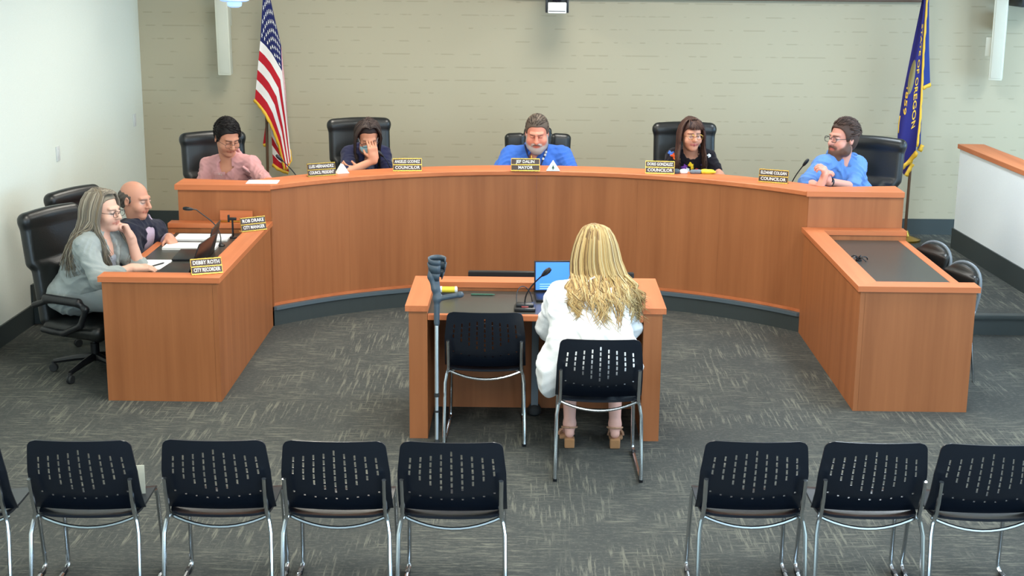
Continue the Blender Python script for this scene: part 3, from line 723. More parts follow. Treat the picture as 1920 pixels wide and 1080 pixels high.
MB().box((-.05, -.005, .02), (.05, .0, .4)).build('post', M['black'], t, False); MB().box((-.35, -.16, 0), (.35, .2, .02), .006).build('foot', M['black'], t)
def sheet(pos, w, h, rz, label, z=.002, mat='paper', name='paper_sheet', group=None):
    o = MB().box((-w/2, -h/2, 0), (w/2, h/2, z)).build(name, M[mat], None, False); o.location = pos; o.rotation_euler.z = rz
    return tag(o, label, 'paper', group)
q = at_z(378, 449, WT); sheet((q.x, q.y+.05, WT), .40, .22, .02, 'open white binder page at the back of the left desk', .012)
q = at_z(362, 461, WT); sheet((q.x, q.y-.05, WT), .38, .20, .02, 'stack of white papers under the hand of the balding man', .016)
q = at_z(288, 497, WT); sheet((q.x, q.y, WT), .20, .29, .03, 'white notepad in front of the grey-haired woman', .006)
o = MB().tube([(-.06, 0, .0), (.05, 0, .0), (.065, 0, .0)], [.005, .005, .002], 8).build('pen', M['black']); q = at_z(296, 499, WT); o.location = (q.x, q.y, WT+.0115); o.rotation_euler.z = 1.1; tag(o, 'black pen lying on the white notepad', 'pen')
q = at_z(492, 342, DT); sheet((q.x, q.y+.02, DT), .24, .17, .05, 'white sheet on the dais ledge by the man in the pink shirt', .002)
q = at_z(634, 328, DT)
o = MB().prism([(-.05, 0), (.05, 0), (0, .075)], -.03, .03); o.v = [(x, z_, y) for x, y, z_ in o.v]; o = o.build('tent_card', M['paper'], None, False); o.location = (q.x+.02, q.y+.1, DT); o.rotation_euler.z = .5; tag(o, 'small white folded card behind the council president nameplate', 'tent card')
q = at_z(1037, 321, DT)
t = thing('tent_card', 'white triangular tent card with a small green tree on it', 'tent card', (q.x, q.y+.03, DT))
o = MB().prism([(-.055, 0), (.055, 0), (0, .085)], -.025, .025); o.v = [(x, z_, y) for x, y, z_ in o.v]; o.build('card', M['paper'], t, False)
MB().add([(-.010, -.0262, .022), (.010, -.0262, .022), (0, -.0262, .05), (-.003, -.0262, .012), (.003, -.0262, .012), (.003, -.0262, .022), (-.003, -.0262, .022)], [(0, 1, 2), (3, 4, 5, 6)]).build('tree_emblem', M['green'], t, False)
# black clamp stand on the left desk
q = at_z(437, 446, WT)
t = thing('clamp_stand', 'small black clamp stand behind the microphone on the left desk', 'stand', tuple(q))
MB().lathe([(.03, 0), (.03, .006), (.008, .012), (.007, .14)], n=12).build('post', M['black'], t); MB().box((-.035, -.012, .135), (.03, .012, .155), .004).box((-.035, -.01, .12), (-.02, .01, .175), .004).build('clamp', M['black'], t)
# small black cable bundle on the empty desk
q = at_z(1610, 489, WT); t = thing('cable_bundle', 'small bundle of black connectors on the empty desk by its ledge', 'cable', tuple(q), .5)
cb = MB()
for k in range(5): a = k*1.3; cb.tube(bez((0, 0, .004), (.03*math.cos(a), .03*math.sin(a), .05), (.06*math.cos(a+.6), .06*math.sin(a+.6), .03), (.07*math.cos(a+.9), .07*math.sin(a+.9), .006), 8), .0045, 6)
cb.build('cords', M['black'], t); MB().lathe([(.022, 0), (.022, .012), (.01, .014)], n=14).build('grommet', M['black'], t)
# table odds and ends
q = at_z(841, 556, TW); t = thing('tape_dispenser', 'small black holder with a yellow roll on the presentation table', 'dispenser', tuple(q))
MB().box((-.06, -.03, 0), (.06, .03, .03), .005).build('holder', M['black'], t); MB().lathe([(.019, -.04), (.019, .04)], (0, 0, .045), 14, RY(PI/2)).build('yellow_roll', M['yellow'], t); MB().lathe([(.021, .04), (.021, .052), (.012, .056)], (0, 0, .045), 12, RY(PI/2)).lathe([(.012, -.056), (.021, -.052), (.021, -.04)], (0, 0, .045), 12, RY(PI/2)).build('end_cap', M['silver'], t)
q = at_z(906, 553, TW); o = MB().tube([(-.075, 0, 0), (.055, .0, 0), (.075, 0, 0)], [.006, .006, .003], 8).build('marker_pen', M['green']); o.location = (q.x, q.y-.015, TW+.0065); tag(o, 'dark green marker pen lying on the presentation table', 'pen')
# items in front of the woman in the floral top
for dx, lab, mat, sz, nm, cat in ((1266, 'crumpled blue wrapper on the dais next to the councilor nameplate', 'bluegrey', (.05, .03, .03), 'wrapper', 'wrapper'), (1283, 'white crumpled tissue on the dais ledge', 'paper', (.045, .03, .028), 'tissue', 'tissue'),
                     (1305, 'small grey pouch on the dais beside the yellow one', 'grey', (.06, .04, .026), 'pouch', 'pouch'), (1328, 'yellow soft pack on the dais in front of the floral top', 'yellow', (.075, .05, .028), 'soft_pack', 'packet')):
    q = at_z(dx, 327, DT); s = SDF(); rr = random.Random(dx)
    for k in range(6): s.el((rr.uniform(-.5, .5)*sz[0], rr.uniform(-.4, .4)*sz[1], sz[2]*rr.uniform(.55, .75)), (sz[0]*rr.uniform(.35, .6), sz[1]*rr.uniform(.3, .6), sz[2]*rr.uniform(.45, .62)), RZ(rr.uniform(-.6, .6)), .006)
    s.bx((0, 0, sz[2]*.5), (sz[0]*.7, sz[1]*.6, sz[2]*.5), None, .01, .01)
    o = link(nm, s.mesh(nm, .005), M[mat]); o.location = (q.x, q.y+.05, DT); tag(o, lab, cat)
# ------------------------------------------------------------------ forearm crutch leaning on the table
t = thing('forearm_crutch', 'grey and silver forearm crutch leaning against the presentation table', 'crutch', (-.528, 8.02, 0))
ax0 = Vector((0, 0, .03)); ax1 = Vector((-.003, .085, .80))
A = lambda f: ax0.lerp(ax1, f)
MB().tube([A(0), A(.38)], .0105, 12).build('lower_tube', M['alu'], t); MB().tube([A(.36), A(1)], .0125, 12).build('upper_tube', M['alu'], t)
MB().tube([A(.355), A(.385)], .0155, 12).build('collar', M['rubber'], t); MB().tube([A(.235), A(.25)], .0135, 12).build('collar', M['rubber'], t)
MB().lathe([(.02, 0), (.021, .02), (.014, .05)], n=14).build('rubber_tip', M['rubber'], t)
s = SDF(); c = (86, 104, 122)
p0, p1 = A(.92), A(1.11); s.rc(p0, p1, .0165, .019, .02, c); hd = p1+Vector((.135, -.01, .028)); s.rc(p1, hd, .017, .015, .02, c); s.rc(hd, hd+Vector((.006, 0, .002)), .019, .019, .004, c)
up = [p1, p1+Vector((-.012, .0, .06)), p1+Vector((-.035, .012, .13)), p1+Vector((-.035, .03, .20))]
for a, b_ in zip(up[:-1], up[1:]): s.rc(a, b_, .017, .016, .02, c)
s.rc(p1+Vector((.012, 0, .03)), p1+Vector((.0, .03, .14)), .010, .012, .02, c)
link('handle_and_stem', s.mesh('handle_and_stem', .004, base=c), M['bluegrey'], t)
cf = MB(); n = 16; cc = p1+Vector((.0, .03, .19)); rows = []
for zz, r in ((-.075, .026), (-.03, .042), (.02, .052), (.05, .054)):
    rows.append([(cc.x+r*math.sin(a), cc.y+r*math.cos(a)*.9, cc.z+zz+.008*math.cos(a)) for a in np.linspace(-3.6, 1.9, n)])
for A_, B_ in zip(rows[:-1], rows[1:]): cf.quadstrip(A_, B_)
o = cf.build('cuff', M['bluegrey'], t); sm = o.modifiers.new('thick', 'SOLIDIFY'); sm.thickness = .006
# ------------------------------------------------------------------ column loudspeakers and projector
def column_speaker(px_top, px_bot, py_bot, w, label, bracket, rz):
    b = at_y(px_bot, py_bot, 13.72)
    t = thing('column_loudspeaker', label, 'loudspeaker', tuple(b), rz, 'cream column loudspeakers on the back wall')
    Lz = .95; lean = RX(.06)
    mk = lambda mb: (setattr(mb, 'v', [tuple(lean@Vector(v)) for v in mb.v]), mb)[1]
    bo = mk(MB().box((-w/2, -.05, 0), (w/2, .06, Lz), .012)).build('body', M['cream'], t)
    mk(MB().box((-w/2+.018, -.056, .02), (w/2-.012, -.049, Lz-.02), .003)).build('grille', flat('cream_grille', (206, 206, 190), .6, bump=.5, bscale=400), t)
    MB().box((-.03, .03, .45), (.03, WALLY-b.y-.0, .62), .006).build('wall_bracket', M['cream'], t)
    if bracket: mk(MB().box((-w/2-.05, .0, .22), (-w/2, .05, .40), .005)).build('side_bracket', M['cream'], t)
    return t
column_speaker(416, 423, 140, .125, 'cream column loudspeaker high on the wall left of the striped flag', False, .0)
column_speaker(1884, 1866, 150, .125, 'cream column loudspeaker high on the wall right of the navy flag', True, -.35)
p = at_y(1044, 24, 13.35); t = thing('projector', 'white and black projector hanging at the top of the back wall', 'projector', tuple(p))
MB().box((-.085, -.16, .0), (.085, .2, .10), .012).build('front_shell', M['silver'], t)
MB().box((-.105, -.14, .006), (-.086, .2, .26), .004).box((.086, -.14, .006), (.105, .2, .26), .004).box((-.1, -.1, .10), (.1, .2, .26), .01).build('body', M['black'], t)
MB().lathe([(.045, 0), (.045, .03), (.03, .035)], (-.005, -.115, .135), 18, RX(PI/2)).build('lens', M['lens'], t)
MB().box((-.078, -.1615, .018), (.075, -.159, .024)).build('vent_slot', M['rubber'], t, False)
MB().box((-.04, .05, .26), (.04, .12, CEIL-p.z)).build('ceiling_mount', M['black'], t, False)
p = at_y(440, 14, 12.6); t = thing('pendant_lamp', 'pale blue glass pendant lamp cut by the top of the photo', 'lamp', tuple(p))
MB().lathe([(.035, 0), (.06, .012), (.065, .04), (.05, .05)], n=20).build('lower_glass', emit('lamp_lower', (170, 205, 255), .9), t); MB().lathe([(.10, .05), (.125, .06), (.125, .10), (.05, .14)], n=22).build('glass_shade', emit('lamp_shade_glass', (160, 195, 250), .8), t); MB().tube([(0, 0, .13), (0, 0, CEIL-p.z)], .008, 8).build('cord', M['black'], t)
p = at_y(1926, 14, 13.5); t = thing('wall_box', 'black box at the top right corner of the back wall', 'box', tuple(p)); MB().box((-.05, 0, 0), (.25, WALLY-p.y, .3), .01).build('housing', M['black'], t); MB().lathe([(.05, 0), (.05, .01), (.03, .015)], (.1, -.001, .15), 16, RX(PI/2)).build('front_disc', M['rubber'], t)
# pale wall plates on the left wall
for px, py, lab in ((108, 288, 'white switch plate on the left wall above the near office chair'), (252, 225, 'white switch plate on the left wall near the corner')):
    d_ = ray(px, py); tt = (-3.785-13.95*.022)/(d_[0]-.022*d_[1]); q = Vector((d_[0]*tt, d_[1]*tt, CAM_H+d_[2]*tt))
    t = thing('switch_plate', lab, 'switch plate', (LW(q.y)+.004, q.y, q.z)); MB().box((-.004, -.04, -.06), (.004, .04, .06), .003).build('plate', M['silver'], t); MB().box((.004, -.012, -.025), (.008, .012, .025), .002).build('switch', M['silver'], t)
# ------------------------------------------------------------------ flags
def net_fn(us, vs, net, Y, fold):
    """control net in photograph pixels on the flag's own plane, with folds in depth"""
    net = np.array(net, float)
    def fn(u, v):
        i = min(max(np.searchsorted(us, u)-1, 0), len(us)-2); j = min(max(np.searchsorted(vs, v)-1, 0), len(vs)-2)
        a = (u-us[i])/(us[i+1]-us[i]); b = (v-vs[j])/(vs[j+1]-vs[j])
        q = (net[j, i]*(1-a)+net[j, i+1]*a)*(1-b)+(net[j+1, i]*(1-a)+net[j+1, i+1]*a)*b
        return at_y(q[0], q[1], Y+fold(u, v))
    return fn
def patch(mb, cols, fn, u0, u1, v0, v1, nu, nv, c):
    o = len(mb.v)
    for j in range(nv+1):
        for i in range(nu+1): mb.v.append(tuple(fn(u0+(u1-u0)*i/nu, v0+(v1-v0)*j/nv))); cols.append(lin(c))
    for j in range(nv):
        for i in range(nu): mb.f.append((o+j*(nu+1)+i, o+j*(nu+1)+i+1, o+(j+1)*(nu+1)+i+1, o+(j+1)*(nu+1)+i))
def cloth_obj(mb, cols, parent, name='cloth'):
    me = bpy.data.meshes.new(name); me.from_pydata(mb.v, [], mb.f); me.polygons.foreach_set('use_smooth', [True]*len(me.polygons)); set_col(me, cols)
    return link(name, me, M['flag'], parent)
def fringe(pts, w, parent, down=Vector((0, 0, -1)), n=3):
    mb = MB()
    P = [Vector(p)+Vector((0, -.004, 0)) for p in pts]
    offs = []
    for i in range(len(P)):
        tg = (P[min(i+1, len(P)-1)]-P[max(i-1, 0)]).normalized(); q = down-tg*down.dot(tg)
        offs.append(q.normalized()*w*(1+.15*math.sin(i*2.1)))
    mb.quadstrip(P, [p+o for p, o in zip(P, offs)]); o = mb.build('fringe', M['gold'], parent); s_ = o.modifiers.new('thick', 'SOLIDIFY'); s_.thickness = .006; return o
def loc_children(t):
    b = Vector(t.location)
    for o in t.children_recursive:
        if o.parent == t and o.type == 'MESH' and not o.get('_l'):
            o.data.transform(Matrix.Translation(-b)); o['_l'] = 1
        elif o.type == 'MESH' and not o.get('_l'): o.data.transform(Matrix.Translation(-b)); o['_l'] = 1
    for o in t.children_recursive:
        if '_l' in o: del o['_l']
FYD = 13.55
def flag_pole(parent, base, top):
    b = Vector(base); tp = Vector(top)
    MB().tube([b+Vector((0, 0, .06)), tp], .014, 10).build('pole', M['polewood'], parent)
    MB().lathe([(.15, 0), (.15, .02), (.05, .05), (.03, .10), (.02, .10)], base, 24).build('stand', M['brass'], parent)
    MB().lathe([(.01, 0), (.03, .02), (.012, .05), (.018, .08), (.002, .14)], top, 12).build('finial', M['brass'], parent)
# stars and stripes
ub = at_y(501, 330, 13.60); ub.z = PLAT
t = thing('flag', 'striped red and white flag with white stars on blue, gold fringed, on a wooden pole', 'flag', tuple(ub))
flag_pole(t, tuple(ub), (at_y(496, 0, 13.60).x, 13.60, 2.72))
us = [0, .13, .26, .4, .7, 1]; vs = [0, .54, 1]
net = [[(496, -60), (503, -20), (513, 25), (527, 85), (536, 170), (543, 280)], [(488, 77), (498, 86), (510, 101), (529, 134), (537, 210), (546, 300)], [(478, 185), (488, 196), (499, 210), (508, 228), (524, 266), (536, 318)]]
fo = lambda u, v: .035*math.sin(u*8+v*2.5)-.05+.06*u
fn = net_fn(us, vs, net, FYD, fo)
mb = MB(); cols = []; RED, WHT, BLU = (178, 30, 42), (226, 220, 216), (30, 36, 86)
for k in range(13):
    c = RED if k % 2 == 0 else WHT
    patch(mb, cols, fn, .4 if k < 7 else 0, 1, k/13, (k+1)/13, 18 if k < 7 else 30, 3, c)
patch(mb, cols, fn, 0, .4, 0, 7/13, 14, 14, BLU)
# part of the fly folded back behind the pole
net2 = [[(503, 205), (512, 222), (524, 248)], [(509, 255), (520, 275), (538, 305)], [(512, 306), (524, 315), (542, 322)]]
fn2 = net_fn([0, .5, 1], [0, .5, 1], net2, FYD+.07, lambda u, v: .02*math.sin(u*5+v*3))
for k in range(6): patch(mb, cols, fn2, 0, 1, k/6, (k+1)/6, 8, 3, WHT if k % 2 == 0 else RED)
net3 = [[(505, 205), (501, 208)], [(502, 245), (496, 248)], [(499, 268), (493, 270)]]
fn3 = net_fn([0, 1], [0, .5, 1], net3, FYD+.09, lambda u, v: 0)
patch(mb, cols, fn3, 0, 1, 0, 1, 3, 8, RED)
cl = cloth_obj(mb, cols, t)
st = MB()
for r in range(9):
    for q in range(6 if r % 2 == 0 else 5):
        u = .4*(q*2+(1 if r % 2 == 0 else 2))/12; v = (r+1)/10*7/13
        ring = []
        for k in range(10):
            rr = .027 if k % 2 == 0 else .0105; a = k*PI/5
            pt = fn(min(max(u+rr*math.sin(a)*.62, .003), .397), min(max(v-rr*math.cos(a), .003), .535)); ring.append((pt.x, pt.y-.004, pt.z))
        st.add(ring, [tuple(range(10))])
st.build('stars', M['letter'], cl, False)
fringe([fn(u, 1) for u in np.linspace(0, 1, 28)], .028, cl); fringe([fn2(u, 1) for u in np.linspace(0, 1, 10)], .03, cl); fringe([fn3(u, 1) for u in (0, .5, 1)], .03, cl); fringe([fn(1, v) for v in np.linspace(.0, 1, 8)], .012, cl, Vector((1, 0, 0)))
loc_children(t)
# navy state flag
rb = at_y(1697, 436, 13.62); rb.z = PLAT
t = thing('flag', 'navy blue flag with gold lettering and fringe on a dark pole', 'flag', tuple(rb))
flag_pole(t, tuple(rb), (at_y(1737, 0, 13.62).x-.02, 13.62, 2.74))
NAVY, NAV2 = (44, 40, 104), (40, 58, 124)
mb = MB(); cols = []
fo = lambda u, v: .03*math.sin(u*6+v*4)
nf = [[(1733, -20), (1734, -20), (1737, -20)], [(1710, 90), (1722, 88), (1730, 86)], [(1693, 175), (1708, 178), (1726, 172)], [(1684, 232), (1703, 238), (1723, 225)], [(1680, 318), (1698, 304), (1717, 282)]]
f1 = net_fn([0, .5, 1], [0, .33, .6, .75, 1], nf, FYD, fo); patch(mb, cols, f1, 0, 1, 0, 1, 14, 40, NAVY)
f2 = net_fn([0, 1], [0, .55, 1], [[(1736, -20), (1742, -20)], [(1730, 90), (1742, 90)], [(1729, 162), (1744, 155)]], FYD+.04, lambda u, v: .03*u); patch(mb, cols, f2, 0, 1, 0, 1, 4, 16, NAV2)
f3 = net_fn([0, 1], [0, 1], [[(1724, 168), (1730, 166)], [(1720, 282), (1726, 270)]], FYD+.05, lambda u, v: 0); patch(mb, cols, f3, 0, 1, 0, 1, 3, 10, NAV2)
f4 = net_fn([0, 1], [0, 1], [[(1683, 310), (1711, 283)], [(1695, 328), (1708, 305)]], FYD+.04, lambda u, v: .02*u); patch(mb, cols, f4, 0, 1, 0, 1, 6, 6, (52, 34, 84))
cl = cloth_obj(mb, cols, t)
fringe([f1(1, v) for v in np.linspace(.02, .97, 30)], .02, cl, Vector((1, 0, 0))); fringe([f1(u, 1) for u in np.linspace(0, 1, 12)], .045, cl); fringe([f2(u, 1) for u in np.linspace(0, 1, 6)], .035, cl)
fringe([f3(u, 1) for u in np.linspace(0, 1, 4)], .04, cl); fringe([f4(u, 1) for u in np.linspace(0, 1, 8)], .04, cl); fringe([f1(0, v) for v in np.linspace(.71, .80, 6)], .03, cl, Vector((1, 0, -.3)))
def flag_text(txt, u0, v0, v1, size, mat):
    me = text_mesh(txt, size); xs_ = [v.co.x for v in me.vertices]; a, b = min(xs_), max(xs_)
    for v in me.vertices:
        vv = v0+(v.co.x-a)/(b-a)*(v1-v0); uu = min(max(u0+v.co.y*3.0, .01), .99); q = f1(uu, vv); v.co = (q.x, q.y-.007, q.z)
    return link('lettering', me, mat, cl)
flag_text('STATE OF OREGON', .72, .20, .78, .085, M['gold']); flag_text('1859', .22, .56, .70, .075, M['gold'])
sh = MB()
pts = [f1(.36, .50)]+[f1(.36+.20*k/4*math.sin(a), .50+.10*k/4*math.cos(a)) for k in (1, 2, 3, 4) for a in np.linspace(0, 2*PI, 17)[:-1]]
fs = [(0, 1+i, 1+(i+1) % 16) for i in range(16)]+[(1+k*16+i, 1+(k+1)*16+i, 1+(k+1)*16+(i+1) % 16, 1+k*16+(i+1) % 16) for k in range(3) for i in range(16)]
sh.add([(q.x, q.y-.006, q.z) for q in pts], fs)
sh.build('shield_emblem', flat('dull_gold', (128, 116, 72), .6), cl, False)
loc_children(t)
# ------------------------------------------------------------------ people
V3 = Vector
def lerp(a, b, f): return V3(a).lerp(V3(b), f)
def align(z, xref):
    z = V3(z).normalized(); x = V3(xref); x = (x-z*x.dot(z)).normalized(); y = z.cross(x)
    return Matrix((x, y, z)).transposed()
class Person:
    def __init__(s, label, pos, rz, sh, head, elbows, wrists, hands, skin=(205, 150, 125), seat=.47, g=1.0, hipw=1.0, legs=None, hs=1.08, pitch=.2, yaw=0, roll=0, hip_dy=.06, chest=1.0, fem=False):
        s.fem = fem
        s.label, s.rz, s.skin, s.g, s.hs, s.hipw, s.chest = label, rz, skin, g, hs, hipw, chest
        s.root = thing('person', label, 'person', pos, rz)
        s.inv = Matrix.Rotation(-rz, 3, 'Z'); s.o = V3(pos)
        s.sh = {k: s.L(sh[k]) for k in sh}; s.hc = s.L(head)
        s.el = {k: s.L(elbows[k]) for k in elbows}; s.wr = {k: s.L(wrists[k]) for k in wrists}; s.hands = hands
        s.hip = V3((0, hip_dy, seat+.10)); s.sc = (s.sh[-1]+s.sh[1])/2
        s.RH = RZ(yaw)@RX(pitch)@RY(roll)
        s.TB = align(s.sc-s.hip, s.sh[1]-s.sh[-1])
        s.neck = s.sc+V3((0, 0, .035))
        s.legs = legs or {k: [s.hip+V3((k*.10, -.02, -.01)), s.hip+V3((k*.13, -.43, -.02)), V3((k*.13, -.40, .10)), V3((k*.14, -.53, .04))] for k in (-1, 1)}
    def L(s, p): return s.inv@(V3(p)-s.o)
    def D(s, d): return s.inv@V3(d)                       # world direction to local
    def H(s, p): return s.hc+s.RH@(V3(p)*s.hs)            # head point
    def torso(s, S, inf=0.0, col=None, k=.05, belly=0):
        g = s.g; t = s.TB
        S.el(s.hip, (.175*g*s.hipw+inf, .135*g+inf, .13+inf), t, k, col)
        S.el(lerp(s.hip, s.sc, .38)+t@V3((0, -.01-belly*.5, 0)), (.155*g+inf, .125*g+inf+belly, .17+inf), t, k, col)
        S.el(lerp(s.hip, s.sc, .74)+t@V3((0, .0, 0)), (.168*g*s.chest+inf, .122*g+inf, .17+inf), t, k, col)
        S.rc(s.sh[-1], s.sh[1], .052+inf, None, k, col)
        for q in (-1, 1): S.rc(s.neck+V3((0, .015, .03)), lerp(s.neck, s.sh[q], .85), .043+inf*.6, .046+inf, .045, col)
    def arm(s, S, q, inf=0.0, col=None, f0=0, f1=2.0, k=.025):
        a, b, c = s.sh[q], s.el[q], s.wr[q]; g = (s.g-1)*.5+1
        if f0 < 1: S.rc(a, lerp(a, b, min(1, f1)), .052*g+inf, (.052-.008*min(1, f1))*g+inf, k, col)
        if f1 > 1: S.rc(b, lerp(b, c, min(1, f1-1)), .044*g+inf, (.044-.017*min(1, f1-1))*g+inf, k, col)
    def hand(s, S, q, col):
        if q not in s.hands or s.hands[q] is None: return
        fd, pn, curl, spread = s.hands[q]; fd = s.D(fd).normalized(); pn = s.D(pn); pn = (pn-fd*pn.dot(fd)).normalized(); sd = fd.cross(pn)*(1 if q > 0 else -1)
        w = s.wr[q]; R = Matrix((sd, fd, pn)).transposed(); z = s.hs
        S.bx(w+fd*.052*z, (.040*z, .05*z, .016*z), R, .014, .012, col); S.rc(w-fd*.01, w+fd*.03*z, .026*z, .027*z, .02, col)
        for i, ln in enumerate((.066, .076, .072, .056)):
            off = (-.030+i*.020)*z; ln = ln*z; p = w+fd*.095*z+sd*off; d = (fd+sd*(i-1.5)*spread).normalized(); cu = curl*(1+.08*i)
            for f, r in ((.45, .0088), (.30, .0082), (.25, .0075)):
                d = (d*math.cos(cu*.9)+pn*math.sin(cu*.9)); d = (d-sd*0).normalized(); pnq = None
                n_ = p+d*ln*f; S.rc(p, n_, r*z, r*z*.93, .003, col); p = n_
                # turn the palm normal with the finger so the curl keeps closing
                pn_ = (pn-d*pn.dot(d)); pn = pn_.normalized() if pn_.length > 1e-3 else pn
            pn = R.col[2].copy()
        b = w+fd*.03*z-sd*.034*z; d1 = (-sd*.65+fd*.7+pn*.35).normalized(); m_ = b+d1*.042; S.rc(b, m_, .0125, .0105, .008, col); d2 = (fd*.9-sd*.15+pn*.45*(1+curl)).normalized(); S.rc(m_, m_+d2*.034, .010, .0085, .004, col)
    def head(s, S, col, lip=None, brow=None, lids=None, fat=1.0, beard=None, eyes=True):
        h = s.hs; T = lambda p: s.H(p); R = s.RH
        E = lambda c, r, k=.012, cc=None, op=1, rot=None: S.el(T(c), V3(r)*h, R if rot is None else R@rot, k*h, cc, op)
        C = lambda a, b, r1, r2=None, k=.008, cc=None, op=1: S.rc(T(a), T(b), r1*h, (r2 or r1)*h, k*h, cc, op)
        E((0, .018, .038), (.077, .097, .087), .02, col)
        E((0, -.025, -.035), (.062*fat, .070, .082), .03, col)
        E((0, -.066, -.092), (.026*fat, .024, .02), .025, col)
        for q in (-1, 1):
            E((q*.040*fat, -.058, -.03), (.028, .028, .028), .02, col)
            C((q*.008, -.086 if s.fem else -.087, .036), (q*.045, -.072, .036), .0085 if s.fem else .0105, .008, .015, col)
            E((q*.032, -.096, .010), (.017, .013, .010), .010, None, -1)
            if eyes: E((q*.031, -.080, .011), (.013, .011, .009), .004, (232, 226, 220)); E((q*.031, -.0895, .0105), (.006, .004, .006), .002, (50, 34, 26))
            E((q*.031, -.0815, .0145), (.0150, .0125, .0075), .004, col)           # upper lid
            C((q*.018, -.0915, .0105), (q*.044, -.084, .0095), .0022, .0018, .002, lids or (70, 45, 38))
            C((q*.014, -.0955 if s.fem else -.0975, .033), (q*.048, -.0805 if s.fem else -.0825, .031), .0028 if s.fem else .004, .0024 if s.fem else .0032, .003, brow or (70, 50, 40))
            E((q*.079, .012, .000), (.010, .022, .032), .008, col, 1, RZ(q*.35))
            E((q*.085, .006, .002), (.006, .010, .016), .006, None, -1)
        C((0, -.094, .022), (0, -.117, -.018), .0095, .0135, .012, col)
        for q in (-1, 1): E((q*.012, -.102, -.022), (.0095, .012, .0085), .006, col)
        lp = lip or tuple(int(v*w) for v, w in zip(col, (.86, .66, .64)))
        C((-.022, -.0865, -.054), (.022, -.0865, -.054), .0065, None, .004, lp); C((0, -.0935, -.0515), (0, -.094, -.058), .0065, None, .005, lp)
        C((-.024, -.094, -.0545), (.024, -.094, -.0545), .0018, None, .002, None, -1)
        if beard:
            bc, ln = beard
            for q in (-1, 1):
                E((q*.052*fat, -.020, -.070), (.024, .05, .045), .02, bc); C((q*.072, .0, -.005), (q*.060, -.03, -.07), .010, .02, .012, bc)
                C((0, -.103, -.037), (q*.03, -.090, -.052), .0085, .009, .006, bc)
            E((0, -.066, -.095-ln*.4), (.045*fat, .042, .030+ln*.5), .025, bc); E((0, -.055, -.085), (.058*fat, .045, .03), .02, bc)
            C((-.016, -.0965, -.058), (.016, -.0965, -.058), .005, None, .003, lp)
        S.rc(T((0, .022, -.055)), s.neck-V3((0, 0, .03)), .054*h*fat**.5, .062*h*fat**.5, .025, col)
    def body(s, nm='body', h=.0055, lip=None, brow=None, fat=1.0, beard=None, eyes=True, lids=None, legcol=None):
        S = SDF(); c = s.skin; s.torso(S, -.012, c)
        for k in (-1, 1):
            hp, kn, an, to = s.legs[k]
            S.rc(hp, kn, .078*s.g**.5, .052, .03, c); S.rc(kn, an, .053, .034, .02, c); S.rc(an, to, .034, .026, .02, c); S.rc(an, an+V3((0, .03, -.05)), .032, .028, .02, c)
            s.arm(S, k, 0, c); s.hand(S, k, c)
        s.head(S, c, lip, brow, lids, fat, beard, eyes)
        return link('body', S.mesh('body', h, base=c, tau=.003), M['skin'], s.root)
    def trousers(s, col, inf=.018, shoes=(28, 26, 26)):
        S = SDF()
        S.el(s.hip, (.18*s.g*s.hipw+.012, .14*s.g+.01, .125), s.TB, .04)
        for k in (-1, 1):
            hp, kn, an, to = s.legs[k]; S.rc(hp, kn, .078*s.g**.5+inf, .055+inf, .03); S.rc(kn, lerp(kn, an, .96), .054+inf, .038+inf, .02)
        link('trousers', S.mesh('trousers', .012, base=col), M['cloth'], s.root)
        for k in (-1, 1):
            an, to = s.legs[k][2:]; S = SDF(); S.rc(an+V3((0, .03, -.055)), to+V3((0, -.03, -.0)), .042, .038, .02); S.rc(an, an+V3((0, .02, -.03)), .05, .045, .02); S.bx(lerp(an, to, .45)+V3((0, 0, 0))-V3((0, 0, lerp(an, to, .45).z-.012)), (.045, .125, .012), None, .008, .01)
            link('shoe', S.mesh('shoe', .009, base=shoes), M['cloth'], s.root)
def wrinkle(a=.0025, f=38, ph=0):
    """creases: warped ridges at two sizes"""
    f = f*2.3; a = a*1.25
    def fn(P):
        x, y, z = P[:, 0], P[:, 1], P[:, 2]
        w = np.sin(x*f*.31+ph)*1.6+np.sin(z*f*.23+1.3)*1.9+np.sin(y*f*.37+.4)*1.3
        r1 = 1-2*np.abs(np.sin((z*.8+x*.55)*f*.55+w)); r2 = 1-2*np.abs(np.sin((z*.6-x*.9+y*.6)*f*.62-w*1.2+ph))
        m_ = .5+.5*np.sin(x*f*.4+z*f*.3+ph); r3 = np.sin(x*f*2.1+2*w)*np.sin(z*f*1.9-w)
        return -a*(1.3*r1*m_+1.3*r2*(1-m_)+.45*r3)
    return fn
from mathutils.bvhtree import BVHTree
def drape(P, trees, off, back=False):
    """push hair points out of the clothes they lie on"""
    out = []
    if back:
        for p in P:
            p = V3(p); c, n_, i_, d_ = trees[0].ray_cast(V3((p.x, p.y+1, p.z)), V3((0, -1, 0)))
            if c is not None and c.y+off > p.y: p.y = c.y+off
            out.append(p)
        return out
    for p in P:
        p = V3(p)
        for t in trees:
            for _ in range(2):
                c, n_, i_, d_ = t.find_nearest(p)
                if c is not None and (p-c).dot(n_) < off: p = c+n_*off
        out.append(p)
    return out
def resample(P, m_):
    P = [V3(p) for p in P]; n = len(P); out = []
    for i in range(m_+1):
        t = i/m_*(n-1); j = min(int(t), n-2); f = t-j
        a, b, c, d = P[max(j-1, 0)], P[j], P[j+1], P[min(j+2, n-1)]
        out.append(.5*((2*b)+(c-a)*f+(2*a-5*b+4*c-d)*f*f+(3*b-a-3*c+d)*f**3))
    return out
